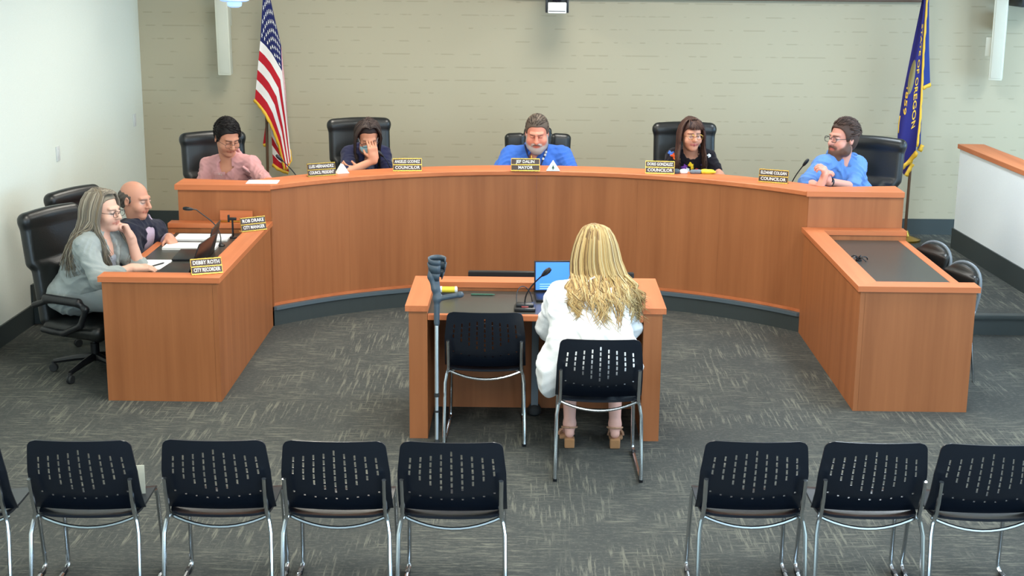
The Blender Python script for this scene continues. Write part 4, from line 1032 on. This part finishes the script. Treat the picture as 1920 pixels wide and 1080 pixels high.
def strands(n, gen, cols, r, parent, name='hair_strands', seed=1, sides=4, over=None, seg=0, back=False):
    rr = random.Random(seed); mb = MB(); cl = []
    trees = [BVHTree.FromPolygons([v.co for v in o.data.vertices], [tuple(q.vertices) for q in o.data.polygons]) for o in (over or [])]
    for i in range(n):
        P = gen(rr, i/n)
        if seg: P = resample(P, seg)
        if trees: P = drape(P, trees, .004+(.012 if back else .022)*rr.random(), back)
        k = len(P); b = len(mb.v)
        rv = rr.uniform(.8, 1.3); rad = [r*rv*(1-.85*max(0, j/(k-1)-.45)/.55) for j in range(k)]
        mb.tube(P, rad, sides); c = np.array(lin(rr.choice(cols)))*rr.uniform(.8, 1.15); cl += [c]*(len(mb.v)-b)
    me = bpy.data.meshes.new(name); me.from_pydata(mb.v, [], mb.f); me.polygons.foreach_set('use_smooth', [True]*len(me.polygons)); set_col(me, cl)
    return link(name, me, M['hair'], parent)
def short_hair(p, col, top=.012, line=.075, back=-.05, side=-.005, noise=.0012, name='hair', comb=(.25, .55, -.35), fringe_=0):
    """cap of hair: grown skull minus the face window"""
    S = SDF(); T = p.H; h = p.hs; R = p.RH
    S.el(T((0, .022, .040)), V3((.079+top*.6, .099+top*.7, .088+top))*h, R, .01, col)
    S.el(T((0, .055, -.01)), V3((.068, .062, .06+abs(back)*.4))*h, R, .02, col)
    for q in (-1, 1): S.rc(T((q*.078, .0, .03)), T((q*.078, -.004, side)), .010*h, .006*h, .01, col)
    S.bx(T((0, -.09, line-.14)), V3((.069, .075, .14))*h, R@RX(-.25), .045*h, .012, None, -1)
    S.bx(T((0, 0, back-.12)), V3((.2, .2, .09))*h, R, .01, .01, None, -1)
    if fringe_: S.rc(T((-.05, -.075, line+.0)), T((.045, -.08, line+.012)), .016*h, .02*h, .015, col)
    o = link(name, S.mesh(name, .0045, None, base=col), M['hair'], p.root)
    if comb:
        dk, lt = tuple(int(v*.72) for v in col), tuple(min(255, int(v*1.3+4)) for v in col)
        def gen(rr, f):
            while True:                                # root on the hairy part of the skull
                a = rr.uniform(-PI, PI); b = rr.uniform(-.15, 1.45); u = V3((math.cos(b)*math.sin(a), math.cos(b)*math.cos(a), math.sin(b)))
                if u.y > -.30 or u.z > .60: break
            rx, ry, rz_ = .080+top*.6, .100+top*.7, .089+top
            surf = lambda w, e=0: V3((w.x*(rx+e), .022+w.y*(ry+e), .040+w.z*(rz_+e)))
            d = V3((comb[0]+rr.uniform(-.25, .25), comb[1]+rr.uniform(-.2, .2), comb[2])); d = d-u*d.dot(u); d = d.normalized() if d.length > .05 else V3((0, 1, 0))
            pts = []
            for k in range(4):
                w = (u+d*(k*.17)).normalized(); pts.append(p.H(surf(w, .0015+noise*k*rr.uniform(0, 1))))
            return pts
        strands(560, gen, [col, dk, lt, col], .0034, o, 'hair_locks', int(line*1e4)+len(p.label), 4)
    return o
def glasses(p, col='black', rim=.0022, w=.026, hgt=.019, z=.008):
    t = MB(); 
    for q in (-1, 1):
        ring = []
        for a in np.linspace(0, 2*PI, 19):
            c, s_ = math.cos(a), math.sin(a); e = (abs(c)**3+abs(s_)**3)**(-1/3)
            ring.append(p.H((q*.033+w*c*e, -.112+.012*abs(w*c*e*q+.033)*10*.1, z+hgt*s_*e)))
        t.tube(ring, rim*p.hs, 6)
        t.tube([p.H((q*(.033+w), -.110, z+.004)), p.H((q*.083, -.06, z+.004)), p.H((q*.085, .01, z+.006))], rim*p.hs, 6)
    t.tube([p.H((-.008, -.114, z+.004)), p.H((.008, -.114, z+.004))], rim*p.hs, 6)
    return t.build('glasses', M[col], p.root)
def collar(p, S, col, r=.075, hgt=.04, open_=.5, tip=.065):
    """folded collar: two leaves round the neck"""
    n = p.neck; R = p.TB
    for q in (-1, 1):
        pts = [n+R@V3((q*r*math.sin(a), r*.95*math.cos(a)*1.0+.008, .075-.024*(1-math.cos(a)))) for a in np.linspace(0, PI-open_, 7)]
        for a, b in zip(pts[:-1], pts[1:]): S.rc(a, b, .012, .012, .006, col); S.rc(a-V3((0, 0, .022)), b-V3((0, 0, .022))+R@V3((q*.008, 0, 0)), .013, .013, .006, col)
        e = pts[-1]; S.rc(e, e+R@V3((q*tip*.5, -.035, -tip)), .012, .008, .010, col); S.rc(pts[-2], e+R@V3((q*tip*.9, -.02, -tip*.6)), .012, .008, .010, col)
A_Y = at_y
def px3(d): return {k: A_Y(*v) for k, v in d.items()}
CAMP = V3((0, 0, CAM_H))
def on_cloth(p, obj, px, py):
    """point and normal where the sight line through a photo pixel meets a garment"""
    t = BVHTree.FromPolygons([v.co for v in obj.data.vertices], [tuple(q.vertices) for q in obj.data.polygons])
    c, n_, i_, d_ = t.ray_cast(p.L(CAMP), p.D(ray(px, py)).normalized())
    return (None, None) if c is None else (c, n_)
# ---- man in the pink shirt
x, y, rz = SEATS['pink']
P = Person('man in a dusty pink button shirt reading at the left end of the dais', (x, y, PLAT), rz, px3({-1: (391, 311, 11.62), 1: (472, 309, 11.50)}), A_Y(426, 259, 11.47),
           px3({-1: (380, 352, 11.45), 1: (492, 335, 11.36)}), px3({-1: (420, 372, 11.35), 1: (503, 341, 11.10)}),
           {1: ((-.15, -1, -.12), (0, -.1, -1), .25, .05), -1: ((.6, -1, 0), (0, 0, -1), .3, .05)}, skin=(196, 136, 108), g=1.12, pitch=.44, yaw=.34, hs=1.14)
P.body(brow=(40, 28, 24), fat=1.06, eyes=False)
S_ = SDF(); c = (192, 142, 142); P.torso(S_, .018, c, belly=.03)
for k in (-1, 1): P.arm(S_, k, .014, c, 0, 1.78)
S_.bx(P.neck+P.TB@V3((.008, -.115, -.005)), (.050, .085, .050), P.TB@RY(PI/4), .008, .010, None, -1); collar(P, S_, c, .086, .04, .85, .075)
for f in (.62, .78, .94): q = P.TB@V3((0, -.15, 0)); S_.el(lerp(P.hip, P.sc, f)+P.TB@V3((0, -.147, 0)), (.006, .006, .006), None, .004, (190, 175, 168))
S_.rc(lerp(P.hip, P.sc, .95)+P.TB@V3((.004, -.128, 0)), lerp(P.hip, P.sc, .35)+P.TB@V3((.004, -.175, 0)), .012, .012, .012, c)
sh_ = link('shirt', S_.mesh('shirt', .0068, wrinkle(.0026, 34), base=c), M['cloth'], P.root)
for px, py in ((412, 327), (464, 320)):
    b, n_ = on_cloth(P, sh_, px, py)
    if b is None: continue
    R_ = align(n_, V3((1, 0, 0))); S_ = SDF(); R_ = Matrix((R_.col[0], -R_.col[2], R_.col[1])).transposed()
    S_.bx(b-R_.col[2]*.03, (.046, .007, .042), R_, .004, .004, (186, 136, 136)); S_.bx(b+R_.col[2]*.006, (.049, .010, .013), R_, .004, .002, (198, 150, 150)); S_.el(b-V3(n_)*-.01+R_.col[2]*.002, (.005, .005, .005), None, .002, (214, 190, 186)); link('pocket', S_.mesh('pocket', .004, base=c), M['cloth'], sh_)
P.trousers((40, 44, 58)); short_hair(P, (26, 21, 20), .014, .078, -.05, -.02, .003, comb=(.75, -.25, -.1))
t_ = glasses(P, 'rubber', .0013)
# ---- woman in navy with a face mask
x, y, rz = SEATS['navy']
P = Person('woman in navy wearing a pale blue face mask, head bowed on her hand', (x, y, PLAT), rz, px3({-1: (656, 291, 12.00), 1: (717, 290, 12.10)}), A_Y(690, 256, 11.80),
           px3({-1: (650, 326, 11.62), 1: (727, 333, 11.85)}), px3({-1: (701, 300, 11.66), 1: (676, 323, 11.66)}),
           {-1: ((-.08, -.02, .75), (-.3, .8, .2), .45, .0), 1: ((-1, -.05, .25), (0, .6, .5), .35, .1)}, skin=(206, 146, 116), g=1.0, pitch=.62, yaw=-.12, hs=1.06, fem=True)
P.body(brow=(50, 34, 30), eyes=False)
S_ = SDF(); c = (36, 38, 66); P.torso(S_, .022, c)
P.arm(S_, 1, .018, c, 0, 1.75); P.arm(S_, -1, .020, c, 0, .93)
S_.bx(P.neck+P.TB@V3((0, -.13, -.07)), (.042, .10, .17), P.TB, .02, .015, None, -1)
JK = link('jacket', S_.mesh('jacket', .0068, wrinkle(.0024, 30), base=c), M['cloth'], P.root)
S_ = SDF(); c2 = (104, 108, 132); P.torso(S_, .006, c2); S_.bx(P.neck+P.TB@V3((0, -.09, .0)), (.07, .10, .07), P.TB, .03, .015, None, -1); link('top', S_.mesh('top', .008, base=c2), M['cloth'], P.root)
P.trousers((30, 30, 38)); short_hair(P, (46, 34, 32), .012, .090, -.05, -.01, comb=None)
T = P.H
def gen(rr, f):
    q = -1 if rr.random() < .5 else 1; a = rr.uniform(.15, 1.9)
    s0 = V3((q*.01*rr.random(), .0+.07*rr.uniform(-1, 1), .143)); x1 = q*(.088+.008*rr.random()); y1 = -.05+.11*rr.random()
    p0 = T(s0); p1 = T((x1*.62, y1*.8, .125)); p2 = T((x1*1.06, y1, .04)); p3 = T((x1*1.05, y1+.01, -.06))
    dn = V3((q*.015*rr.uniform(-1, 1), .02*rr.uniform(-1, 1), -1)); return [p0, p1, p2, p3, p3+dn*.09+V3((0, .02, 0)), p3+dn*rr.uniform(.14, .22)+V3((0, .03, 0))]
strands(420, gen, [(44, 32, 30), (56, 42, 38), (36, 27, 26), (92, 78, 72)], .0045, P.root, seed=3, over=[JK], seg=9)
S_ = SDF(); mc = (156, 196, 206)
S_.el(T((0, -.062, -.055)), V3((.068, .062, .052))*P.hs, P.RH, .01, mc); S_.rc(T((0, -.108, -.022)), T((0, -.11, -.06)), .018*P.hs, .016*P.hs, .025, mc)
S_.bx(T((0, .06, -.05)), (.2, .09, .2), P.RH, .01, .008, None, -1)
for zz in (-.038, -.062): S_.rc(T((-.06, -.124, zz)), T((.06, -.124, zz)), .0025, .0025, .006, None, -1)
mk_ = link('face_mask', S_.mesh('face_mask', .004, base=mc), M['cloth'], P.root)
MB().tube([T((-.062, -.055, -.035)), T((-.085, .01, .012))], .002, 5).tube([T((.062, -.055, -.035)), T((.085, .01, .012))], .002, 5).build('ear_loop', M['paper'], mk_)
glasses(P, 'black', .002)
# ---- bearded man in the blue polo
x, y, rz = SEATS['polo']
P = Person('bearded man in a bright blue polo shirt with a lanyard at the centre', (x, y, PLAT), rz, px3({-1: (957, 292, 12.20), 1: (1054, 292, 12.20)}), A_Y(1007, 250, 12.06),
           px3({-1: (934, 331, 12.02), 1: (1073, 329, 12.02)}), px3({-1: (968, 352, 11.92), 1: (1040, 346, 11.92)}),
           {-1: ((.5, -1, 0), (0, 0, -1), .3, .05), 1: ((-.6, -1, .0), (0, 0, -1), .3, .05)}, skin=(214, 142, 118), g=1.3, pitch=.36, yaw=-.05, hs=1.14, chest=1.05)
P.body(brow=(92, 72, 62), fat=1.12, beard=((168, 164, 160), .02), eyes=False)
S_ = SDF(); c = (62, 106, 190); P.torso(S_, .02, c, belly=.06)
for k in (-1, 1): P.arm(S_, k, .026, c, 0, .93)
S_.bx(P.neck+P.TB@V3((0, -.125, .02)), (.026, .085, .07), P.TB@RY(PI/4), .01, .012, None, -1); collar(P, S_, (56, 98, 180), .098, .04, .8)
PS = link('polo_shirt', S_.mesh('polo_shirt', .0068, wrinkle(.003, 26), base=c), M['cloth'], P.root)
P.trousers((44, 48, 60)); short_hair(P, (92, 80, 70), .008, .084, -.045, -.03, comb=(.1, .8, -.2))
S_ = SDF(); T = P.H
for q in (-1, 1): S_.rc(T((q*.004, -.106, -.040)), T((q*.034, -.090, -.056)), .0075*P.hs, .006*P.hs, .006, (120, 98, 86))
link('moustache', S_.mesh('moustache', .0035, base=(120, 98, 86)), M['hair'], P.root)
ch = lambda u, f, d: lerp(P.hip, P.sc, f)+P.TB@V3((u, d, 0))
lan = MB()
def surf_path(pts, lift): return [c_+n_*lift for c_, n_ in (on_cloth(P, PS, *q) for q in pts) if c_ is not None]
for pts in (((984, 272), (986, 280), (989, 290), (993, 300), (997, 312), (1000, 322)), ((1027, 272), (1025, 280), (1022, 290), (1018, 300), (1012, 312), (1008, 322))):
    sp = surf_path(pts, .006)
    if len(sp) > 1: lan.tube(sp, .006, 6)
ln_ = lan.build('lanyard', flat('navy_ribbon', (28, 34, 70), .6), P.root)
pn = MB()
for q in surf_path(((1023, 286), (1021, 292), (1018, 299)), .014): pn.lathe([(.011, -.003), (.011, .003), (.004, .005)], q, 10, RX(PI/2))
pn.build('lanyard_pin', M['silver'], ln_)
for q in surf_path(((994, 299),), .012): MB().box(q-V3((.006, .004, .03)), q+V3((.006, .004, .03)), .002).build('badge_clip', M['brass'], ln_)
w_ = P.wr[1]; e_ = P.el[1]; MB().tube([lerp(e_, w_, .30), lerp(e_, w_, .38)], .053, 14).build('wrist_band', M['black'], P.root)
# ---- woman in the floral top
x, y, rz = SEATS['floral']
P = Person('woman with long brown hair and glasses in a black floral top', (x, y, PLAT), rz, px3({-1: (1264, 294, 12.03), 1: (1327, 296, 12.03)}), A_Y(1296, 254, 11.92),
           px3({-1: (1249, 326, 11.90), 1: (1348, 331, 11.88)}), px3({-1: (1276, 340, 11.65), 1: (1338, 340, 11.62)}),
           {-1: ((.6, -1, 0), (0, 0, -1), .3, .05), 1: ((-.5, -1, 0), (0, 0, -1), .3, .05)}, skin=(204, 146, 120), g=1.02, pitch=.08, yaw=.18, hs=1.06, fem=True)
P.body(brow=(70, 46, 38), lip=(160, 70, 80))
S_ = SDF(); c = (30, 26, 32); P.torso(S_, .016, c)
for k in (-1, 1): P.arm(S_, k, .016, c, 0, .62)
S_.el(P.neck+P.TB@V3((0, -.08, .05)), (.075, .10, .075), None, .01, None, -1)
tp = link('floral_top', S_.mesh('floral_top', .0068, wrinkle(.0025, 34), base=c), M['cloth'], P.root)
for (px, py, col, sz) in ((1258, 287, (70, 110, 190), .030), (1264, 293, (214, 84, 40), .034), (1270, 301, (214, 180, 70), .03), (1283, 313, (120, 66, 160), .034), (1297, 311, (226, 190, 40), .036), (1290, 319, (226, 226, 230), .026), (1275, 318, (40, 110, 150), .03), (1306, 320, (200, 60, 60), .022), (1329, 292, (226, 230, 232), .020), (1318, 310, (70, 60, 120), .024)):
    b, n_ = on_cloth(P, tp, px, py)
    if b is None: continue
    S_ = SDF(); rr = random.Random(px); R_ = align(n_, V3((1, 0, 0)))
    for k in range(5): a = k*2*PI/5+rr.random(); S_.el(b+R_@V3((math.cos(a)*sz*.55, math.sin(a)*sz*.55, 0)), (sz*.5, sz*.34, .006), R_@RZ(a), .004, col)
    S_.el(b, (sz*.3, sz*.3, .009), R_, .003, tuple(min(255, v+30) for v in col)); link('printed_flower', S_.mesh('printed_flower', .004, base=col), M['cloth'], tp)
P.trousers((34, 34, 42)); short_hair(P, (66, 44, 38), .010, .072, -.06, -.02, comb=None)
T = P.H
def gen(rr, f):
    q = -1 if rr.random() < .5 else 1
    s0 = V3((q*.012*rr.random(), .065*rr.uniform(-1, 1), .141)); x1 = q*(.086+.012*rr.random()); y1 = -.045+.10*rr.random()
    p0 = T(s0); p1 = T((x1*.62, y1*.7, .122)); p2 = T((x1*1.03, y1, .04)); p3 = T((x1*1.10, y1-.01, -.08)); e = rr.uniform(.12, .30)
    fr = -.07 if rr.random() < .7 else .06
    return [p0, p1, p2, p3, p3+V3((q*.01, fr*.5, -e*.5)), p3+V3((q*.012*rr.uniform(-1, 2), fr, -e))]
strands(440, gen, [(66, 44, 38), (84, 58, 48), (50, 34, 32), (98, 74, 62)], .0045, P.root, seed=5, over=[tp], seg=9)
def gen(rr, f):
    a = rr.uniform(-.06, .06); x0 = rr.uniform(-.02, .02); return [T((x0, .0, .141)), T((x0+.4*a, -.06, .128)), T((a*.9, -.098, .094)), T((a*1.15+.012, -.104+abs(a)*.25, .062))]
strands(110, gen, [(66, 44, 38), (84, 58, 48), (50, 34, 32), (98, 74, 62)], .0042, P.root, 'hair_fringe', 6, seg=7)
glasses(P, 'brass', .0016)
# ---- bearded man in the light blue shirt
x, y, rz = SEATS['blue']
P = Person('bearded man with glasses in a light blue shirt, hands clasped, at the right end', (x, y, PLAT), rz, px3({-1: (1542, 310, 11.36), 1: (1607, 310, 11.64)}), A_Y(1580, 261, 11.46),
           px3({-1: (1514, 343, 11.18), 1: (1598, 352, 11.30)}), px3({-1: (1537, 352, 11.02), 1: (1553, 340, 11.05)}),
           {1: ((-.35, -.1, .8), (-.6, .3, -.3), .75, .0), -1: ((.3, .05, .9), (.8, .1, -.1), .7, .0)}, skin=(216, 152, 132), g=1.15, pitch=.02, yaw=-.42, hs=1.15)
P.body(brow=(86, 58, 44), fat=1.04, beard=((96, 66, 52), .065), eyes=True)
S_ = SDF(); c = (92, 132, 194); P.torso(S_, .02, c, belly=.03)
for k in (-1, 1): P.arm(S_, k, .020, c, 0, 1.05)
S_.bx(P.neck+P.TB@V3((0, -.125, .02)), (.022, .085, .05), P.TB@RY(PI/4), .01, .012, None, -1); collar(P, S_, (98, 138, 198), .094, .045, .8)
sh_ = link('shirt', S_.mesh('shirt', .0068, wrinkle(.003, 30), base=c), M['cloth'], P.root)
P.trousers((44, 46, 58)); short_hair(P, (74, 56, 48), .018, .086, -.05, -.03, .005, comb=(.3, .7, .1))
glasses(P, 'rubber', .002)
w_ = P.wr[1]; e_ = P.el[1]; ax_ = (w_-e_).normalized(); wt = MB().tube([lerp(e_, w_, .93)-ax_*.01, lerp(e_, w_, .93)+ax_*.014], .036, 16).build('wristwatch', M['black'], P.root)
cf_ = lerp(e_, w_, .93)+P.D((-.15, -.8, .45)).normalized()*.034; rt = P.D((-.15, -.8, .45)).to_track_quat('Z', 'Y').to_matrix(); MB().lathe([(.024, -.004), (.024, .006), (.020, .008)], cf_, 18, rt).build('watch_face', M['lens'], wt)
# ---- grey-haired woman at the left desk
P = Person('woman with long grey hair and glasses in a pale grey cardigan, chin on hand', (-2.985, 9.46, 0), PI/2-.22, px3({-1: (160, 462, 9.24), 1: (212, 448, 9.58)}), A_Y(195, 397, 9.42),
           px3({-1: (186, 522, 9.10), 1: (262, 505, 9.52)}), px3({-1: (248, 503, 9.26), 1: (246, 447, 9.47)}),
           {-1: ((1, .45, -.05), (0, .2, -1), .3, .03), 1: ((-.35, -.12, .9), (-.7, -.5, -.3), .85, .0)}, skin=(218, 172, 152), g=1.12, pitch=.10, yaw=-.12, hs=1.08, fem=True, hip_dy=.10)
P.body(brow=(150, 130, 116))
S_ = SDF(); c = (150, 158, 157); P.torso(S_, .022, c, belly=.05)
P.arm(S_, -1, .020, c, 0, 1.55); P.arm(S_, 1, .020, c, 0, 1.12)
S_.bx(P.neck+P.TB@V3((0, -.14, -.10)), (.045, .11, .20), P.TB, .02, .015, None, -1); S_.el(P.hip+V3((0, .05, -.03)), (.20, .17, .12), None, .05, c)
CD = link('cardigan', S_.mesh('cardigan', .0068, wrinkle(.003, 28), base=c), M['cloth'], P.root)
S_ = SDF(); c2 = (140, 146, 156); P.torso(S_, .008, c2, belly=.05); S_.bx(P.neck+P.TB@V3((0, -.09, .0)), (.07, .10, .07), P.TB, .03, .015, None, -1); link('blouse', S_.mesh('blouse', .008, base=c2), M['cloth'], P.root)
P.trousers((140, 148, 150)); short_hair(P, (128, 120, 106), .010, .094, -.06, -.01, comb=None)
T = P.H
def gen(rr, f):
    q = -1 if rr.random() < .62 else 1
    s0 = V3((q*.012*rr.random(), -.07+.15*rr.random(), .141)); s0.z -= max(0, -.03-s0.y)*.35; x1 = q*(.086+.014*rr.random()); y1 = -.045+.16*rr.random(); x1 *= 1 if y1 < .06 else rr.uniform(.2, 1)
    p0 = T(s0); p1 = T((x1*.62, y1*.8, .122)); p2 = T((x1*1.06, y1, .04)); p3 = T((x1*1.14, y1+.005, -.07)); e = rr.uniform(.18, .34); fw = -.10 if y1 < -.01 else .05+.07*rr.random()
    return [p0, p1, p2, p3, p3+V3((q*.02, fw*.5+.01, -e*.5)), p3+V3((q*.02, fw, -e))]
strands(560, gen, [(140, 130, 114), (118, 110, 98), (158, 150, 134), (126, 112, 92), (104, 98, 90)], .0056, P.root, seed=9, over=[CD], seg=9)
glasses(P, 'rubber', .0018)
# ---- balding man in a dark suit
P = Person('balding man in a dark suit and tie with his hand on the papers', (-3.08, 10.28, 0), PI/2-.38, px3({-1: (238, 438, 10.06), 1: (292, 432, 10.44)}), A_Y(254, 376, 10.22),
           px3({-1: (262, 500, 9.98), 1: (302, 470, 10.42)}), {-1: A_Y(278, 512, 10.02), 1: A_Y(317, 446, 10.22)},
           {1: ((.35, -.55, -.28), (-.1, -.15, -1), .22, .06), -1: ((1, -.2, 0), (0, 0, -1), .3, .05)}, skin=(204, 146, 122), g=1.12, pitch=.16, yaw=-.0, hs=1.10, hip_dy=.10)
P.body(brow=(120, 96, 84), lids=(90, 64, 54))
S_ = SDF(); c = (40, 42, 56); P.torso(S_, .026, c, belly=.02)
for k in (-1, 1): P.arm(S_, k, .022, c, 0, 1.86)
S_.bx(P.neck+P.TB@V3((0, -.15, -.05)), (.060, .11, .16), P.TB, .02, .012, None, -1)
link('suit_jacket', S_.mesh('suit_jacket', .0068, wrinkle(.0024, 26), base=c), M['cloth'], P.root)
S_ = SDF(); c2 = (186, 168, 186); P.torso(S_, .010, c2, belly=.02); collar(P, S_, c2, .078, .04, .45, .06); P.arm(S_, 1, .012, c2, 1, 1.95); S_.rc(P.neck-V3((0, 0, .02)), P.neck+V3((0, 0, .05)), .072, .068, .01, c2)
S_.rc(P.neck+V3((0, 0, .055)), P.neck+V3((0, 0, .2)), .075, .075, .005, None, -1)
link('dress_shirt', S_.mesh('dress_shirt', .007, base=c2), M['cloth'], P.root)
tie = SDF(); tb = P.neck+P.TB@V3((0, -.095, .0)); tie.bx(tb, (.018, .014, .018), P.TB, .006, .006); tie.rc(tb, lerp(P.hip, P.sc, .72)+P.TB@V3((0, -.158, 0)), .014, .026, .006); tie.rc(lerp(P.hip, P.sc, .72)+P.TB@V3((0, -.158, 0)), lerp(P.hip, P.sc, .3)+P.TB@V3((0, -.178, 0)), .026, .032, .006)
link('tie', tie.mesh('tie', .005, base=(96, 88, 100)), M['cloth'], P.root)
P.trousers((38, 40, 52))
S_ = SDF(); T = P.H; hc = (88, 80, 74)
S_.el(T((0, .028, .022)), V3((.084, .098, .066))*P.hs, P.RH, .01, hc); S_.el(T((0, .065, -.03)), V3((.06, .055, .05))*P.hs, P.RH, .02, hc)
S_.bx(T((0, -.115, .0)), V3((.2, .098, .2))*P.hs, P.RH, .02, .012, None, -1); S_.el(T((0, -.03, .128)), V3((.085, .125, .072))*P.hs, P.RH, .012, None, -1); S_.bx(T((0, 0, -.14)), V3((.2, .2, .08))*P.hs, P.RH, .01, .01, None, -1)
link('hair', S_.mesh('hair', .0045, lambda Q: .0015*np.sin(Q[:, 2]*200+Q[:, 1]*120), base=hc), M['hair'], P.root)
# ---- blonde woman seen from behind at the presentation table
ch_ = at_z(1127, 638, .815); bx_, by_ = ch_.x-.035, ch_.y+.30
lg = {}
for k, xx in ((-1, .53), (1, .26)):
    f_ = lambda p: V3((-(p[0]-bx_), -(p[1]-by_), p[2]))
    lg[k] = [f_((bx_-k*.12, by_+.05, .55)), f_((xx, 8.22, .50)), f_((xx, 8.09, .135)), f_((xx-k*.015, 8.24, .045))]
P = Person('blonde woman in a white dress seen from behind at the presentation table', (bx_, by_, 0), PI, px3({-1: (1160, 556, 8.06), 1: (1052, 556, 8.06)}), A_Y(1116, 479, 8.22),
           px3({-1: (1178, 614, 8.22), 1: (1031, 614, 8.20)}), px3({-1: (1170, 603, 8.42), 1: (1052, 598, 8.42)}),
           {-1: ((-.3, 1, -.05), (0, 0, -1), .3, .05), 1: ((.35, 1, -.05), (0, 0, -1), .3, .05)}, skin=(222, 172, 158), g=1.28, hipw=1.15, pitch=.22, yaw=.1, hs=1.12, fem=True, legs=lg, hip_dy=-.03, chest=1.06)
P.body(brow=(150, 120, 80))
S_ = SDF(); c = (232, 236, 238); P.torso(S_, .026, c, belly=.03)
for k in (-1, 1): P.arm(S_, k, .032, c, 0, 1.55)
S_.el(lerp(P.hip, P.sc, .3)+V3((0, .04, 0)), (.265, .19, .20), P.TB, .06, c); S_.el(P.hip+V3((0, .0, -.01)), (.285, .20, .135), None, .05, c)
for k in (-1, 1): hp, kn, an, to = lg[k]; S_.rc(hp, kn, .125, .09, .05, c); S_.rc(kn, lerp(kn, an, .25), .09, .085, .03, c)
S_.el(P.hip+V3((.24, .0, -.05)), (.07, .14, .13), None, .05, c)
DR = link('white_dress', S_.mesh('white_dress', .008, wrinkle(.005, 19, .4), base=c), M['cloth'], P.root)
T = P.H
short_hair(P, (176, 148, 98), .022, .08, -.07, -.03, .003, comb=None)
def gen(rr, f):
    lk = random.Random(int(f*52)*7+3)               # locks of hair: strands of one lock run together
    a = (lk.uniform(-2.0, 2.0)+rr.uniform(-.10, .10)) if f > .35 else rr.uniform(-2.0, 2.0)  # angle round the head, 0 = back; she faces away, so -x is the right of the photo
    le, lw_, ls = lk.uniform(.12, .28), lk.uniform(-1, 1), lk.uniform(.2, 1.1)
    r0 = rr.uniform(0, .05); s0 = V3((r0*math.sin(a)+.01, .02+r0*math.cos(a), .166-r0*r0*9)); sx, cy = math.sin(a), math.cos(a)
    R1 = .104+.016*rr.random(); e = le*rr.uniform(.82, 1.05)*(1 if a < .6 else .62)
    pts = [s0, V3((.072*sx, .02+.082*cy, .138)), V3((R1*sx*.95, .02+R1*cy, .055)), V3((R1*sx*1.12, .025+R1*cy*1.06, -.03)), V3((R1*sx*1.25-.012, .04+R1*cy*1.05, -.10))]
    W_ = [T(p) for p in pts]; l = W_[-1]; wv = lw_*.032+rr.uniform(-1, 1)*.006; sw = -.09*ls; fl = sx*.02
    return W_+[l+V3((fl+sw*.35+wv, .03, -e*.4)), l+V3((fl*1.5+sw*.7-wv*.8, .05, -e*.72)), l+V3((fl*1.8+sw+wv*1.2, .06, -e))]
strands(900, gen, [(194, 166, 112), (168, 138, 86), (208, 186, 138), (142, 112, 70), (184, 152, 98), (118, 92, 62)], .0048, P.root, seed=12, over=[DR], seg=14, back=True)
glasses(P, 'rubber', .0022)
for k in (-1, 1):
    hp, kn, an, to = lg[k]; sd = thing('tmp', 'x', 'x'); bpy.data.objects.remove(sd)
    S_ = SDF(); c = (176, 136, 104); m_ = lerp(an, to, .5)
    S_.bx(V3((an.x, an.y+.035, .03)), (.030, .03, .03), None, .006, .004, (170, 126, 88)); S_.rc(V3((an.x, an.y+.03, .06)), V3((to.x, to.y-.04, .012)), .012, .012, .01, c); S_.bx(V3((to.x, to.y-.02, .012)), (.042, .075, .012), None, .008, .01, c)
    o = link('sandal', S_.mesh('sandal', .005, base=c), M['cloth'], P.root)
    st_ = MB(); ring = [V3((an.x+.044*math.sin(a), an.y+.002+.05*math.cos(a), an.z-.02+.012*math.cos(a))) for a in np.linspace(0, 2*PI, 17)]; st_.tube(ring, .006, 6); TS = flat('tan_strap', (182, 140, 112), .6); st_.build('ankle_strap', TS, o); st_ = MB()
    st_.tube([V3((to.x+.045*math.cos(a), to.y+.02, .02+.045*math.sin(a))) for a in np.linspace(0, PI, 9)], .008, 6); st_.build('toe_strap', TS, o)
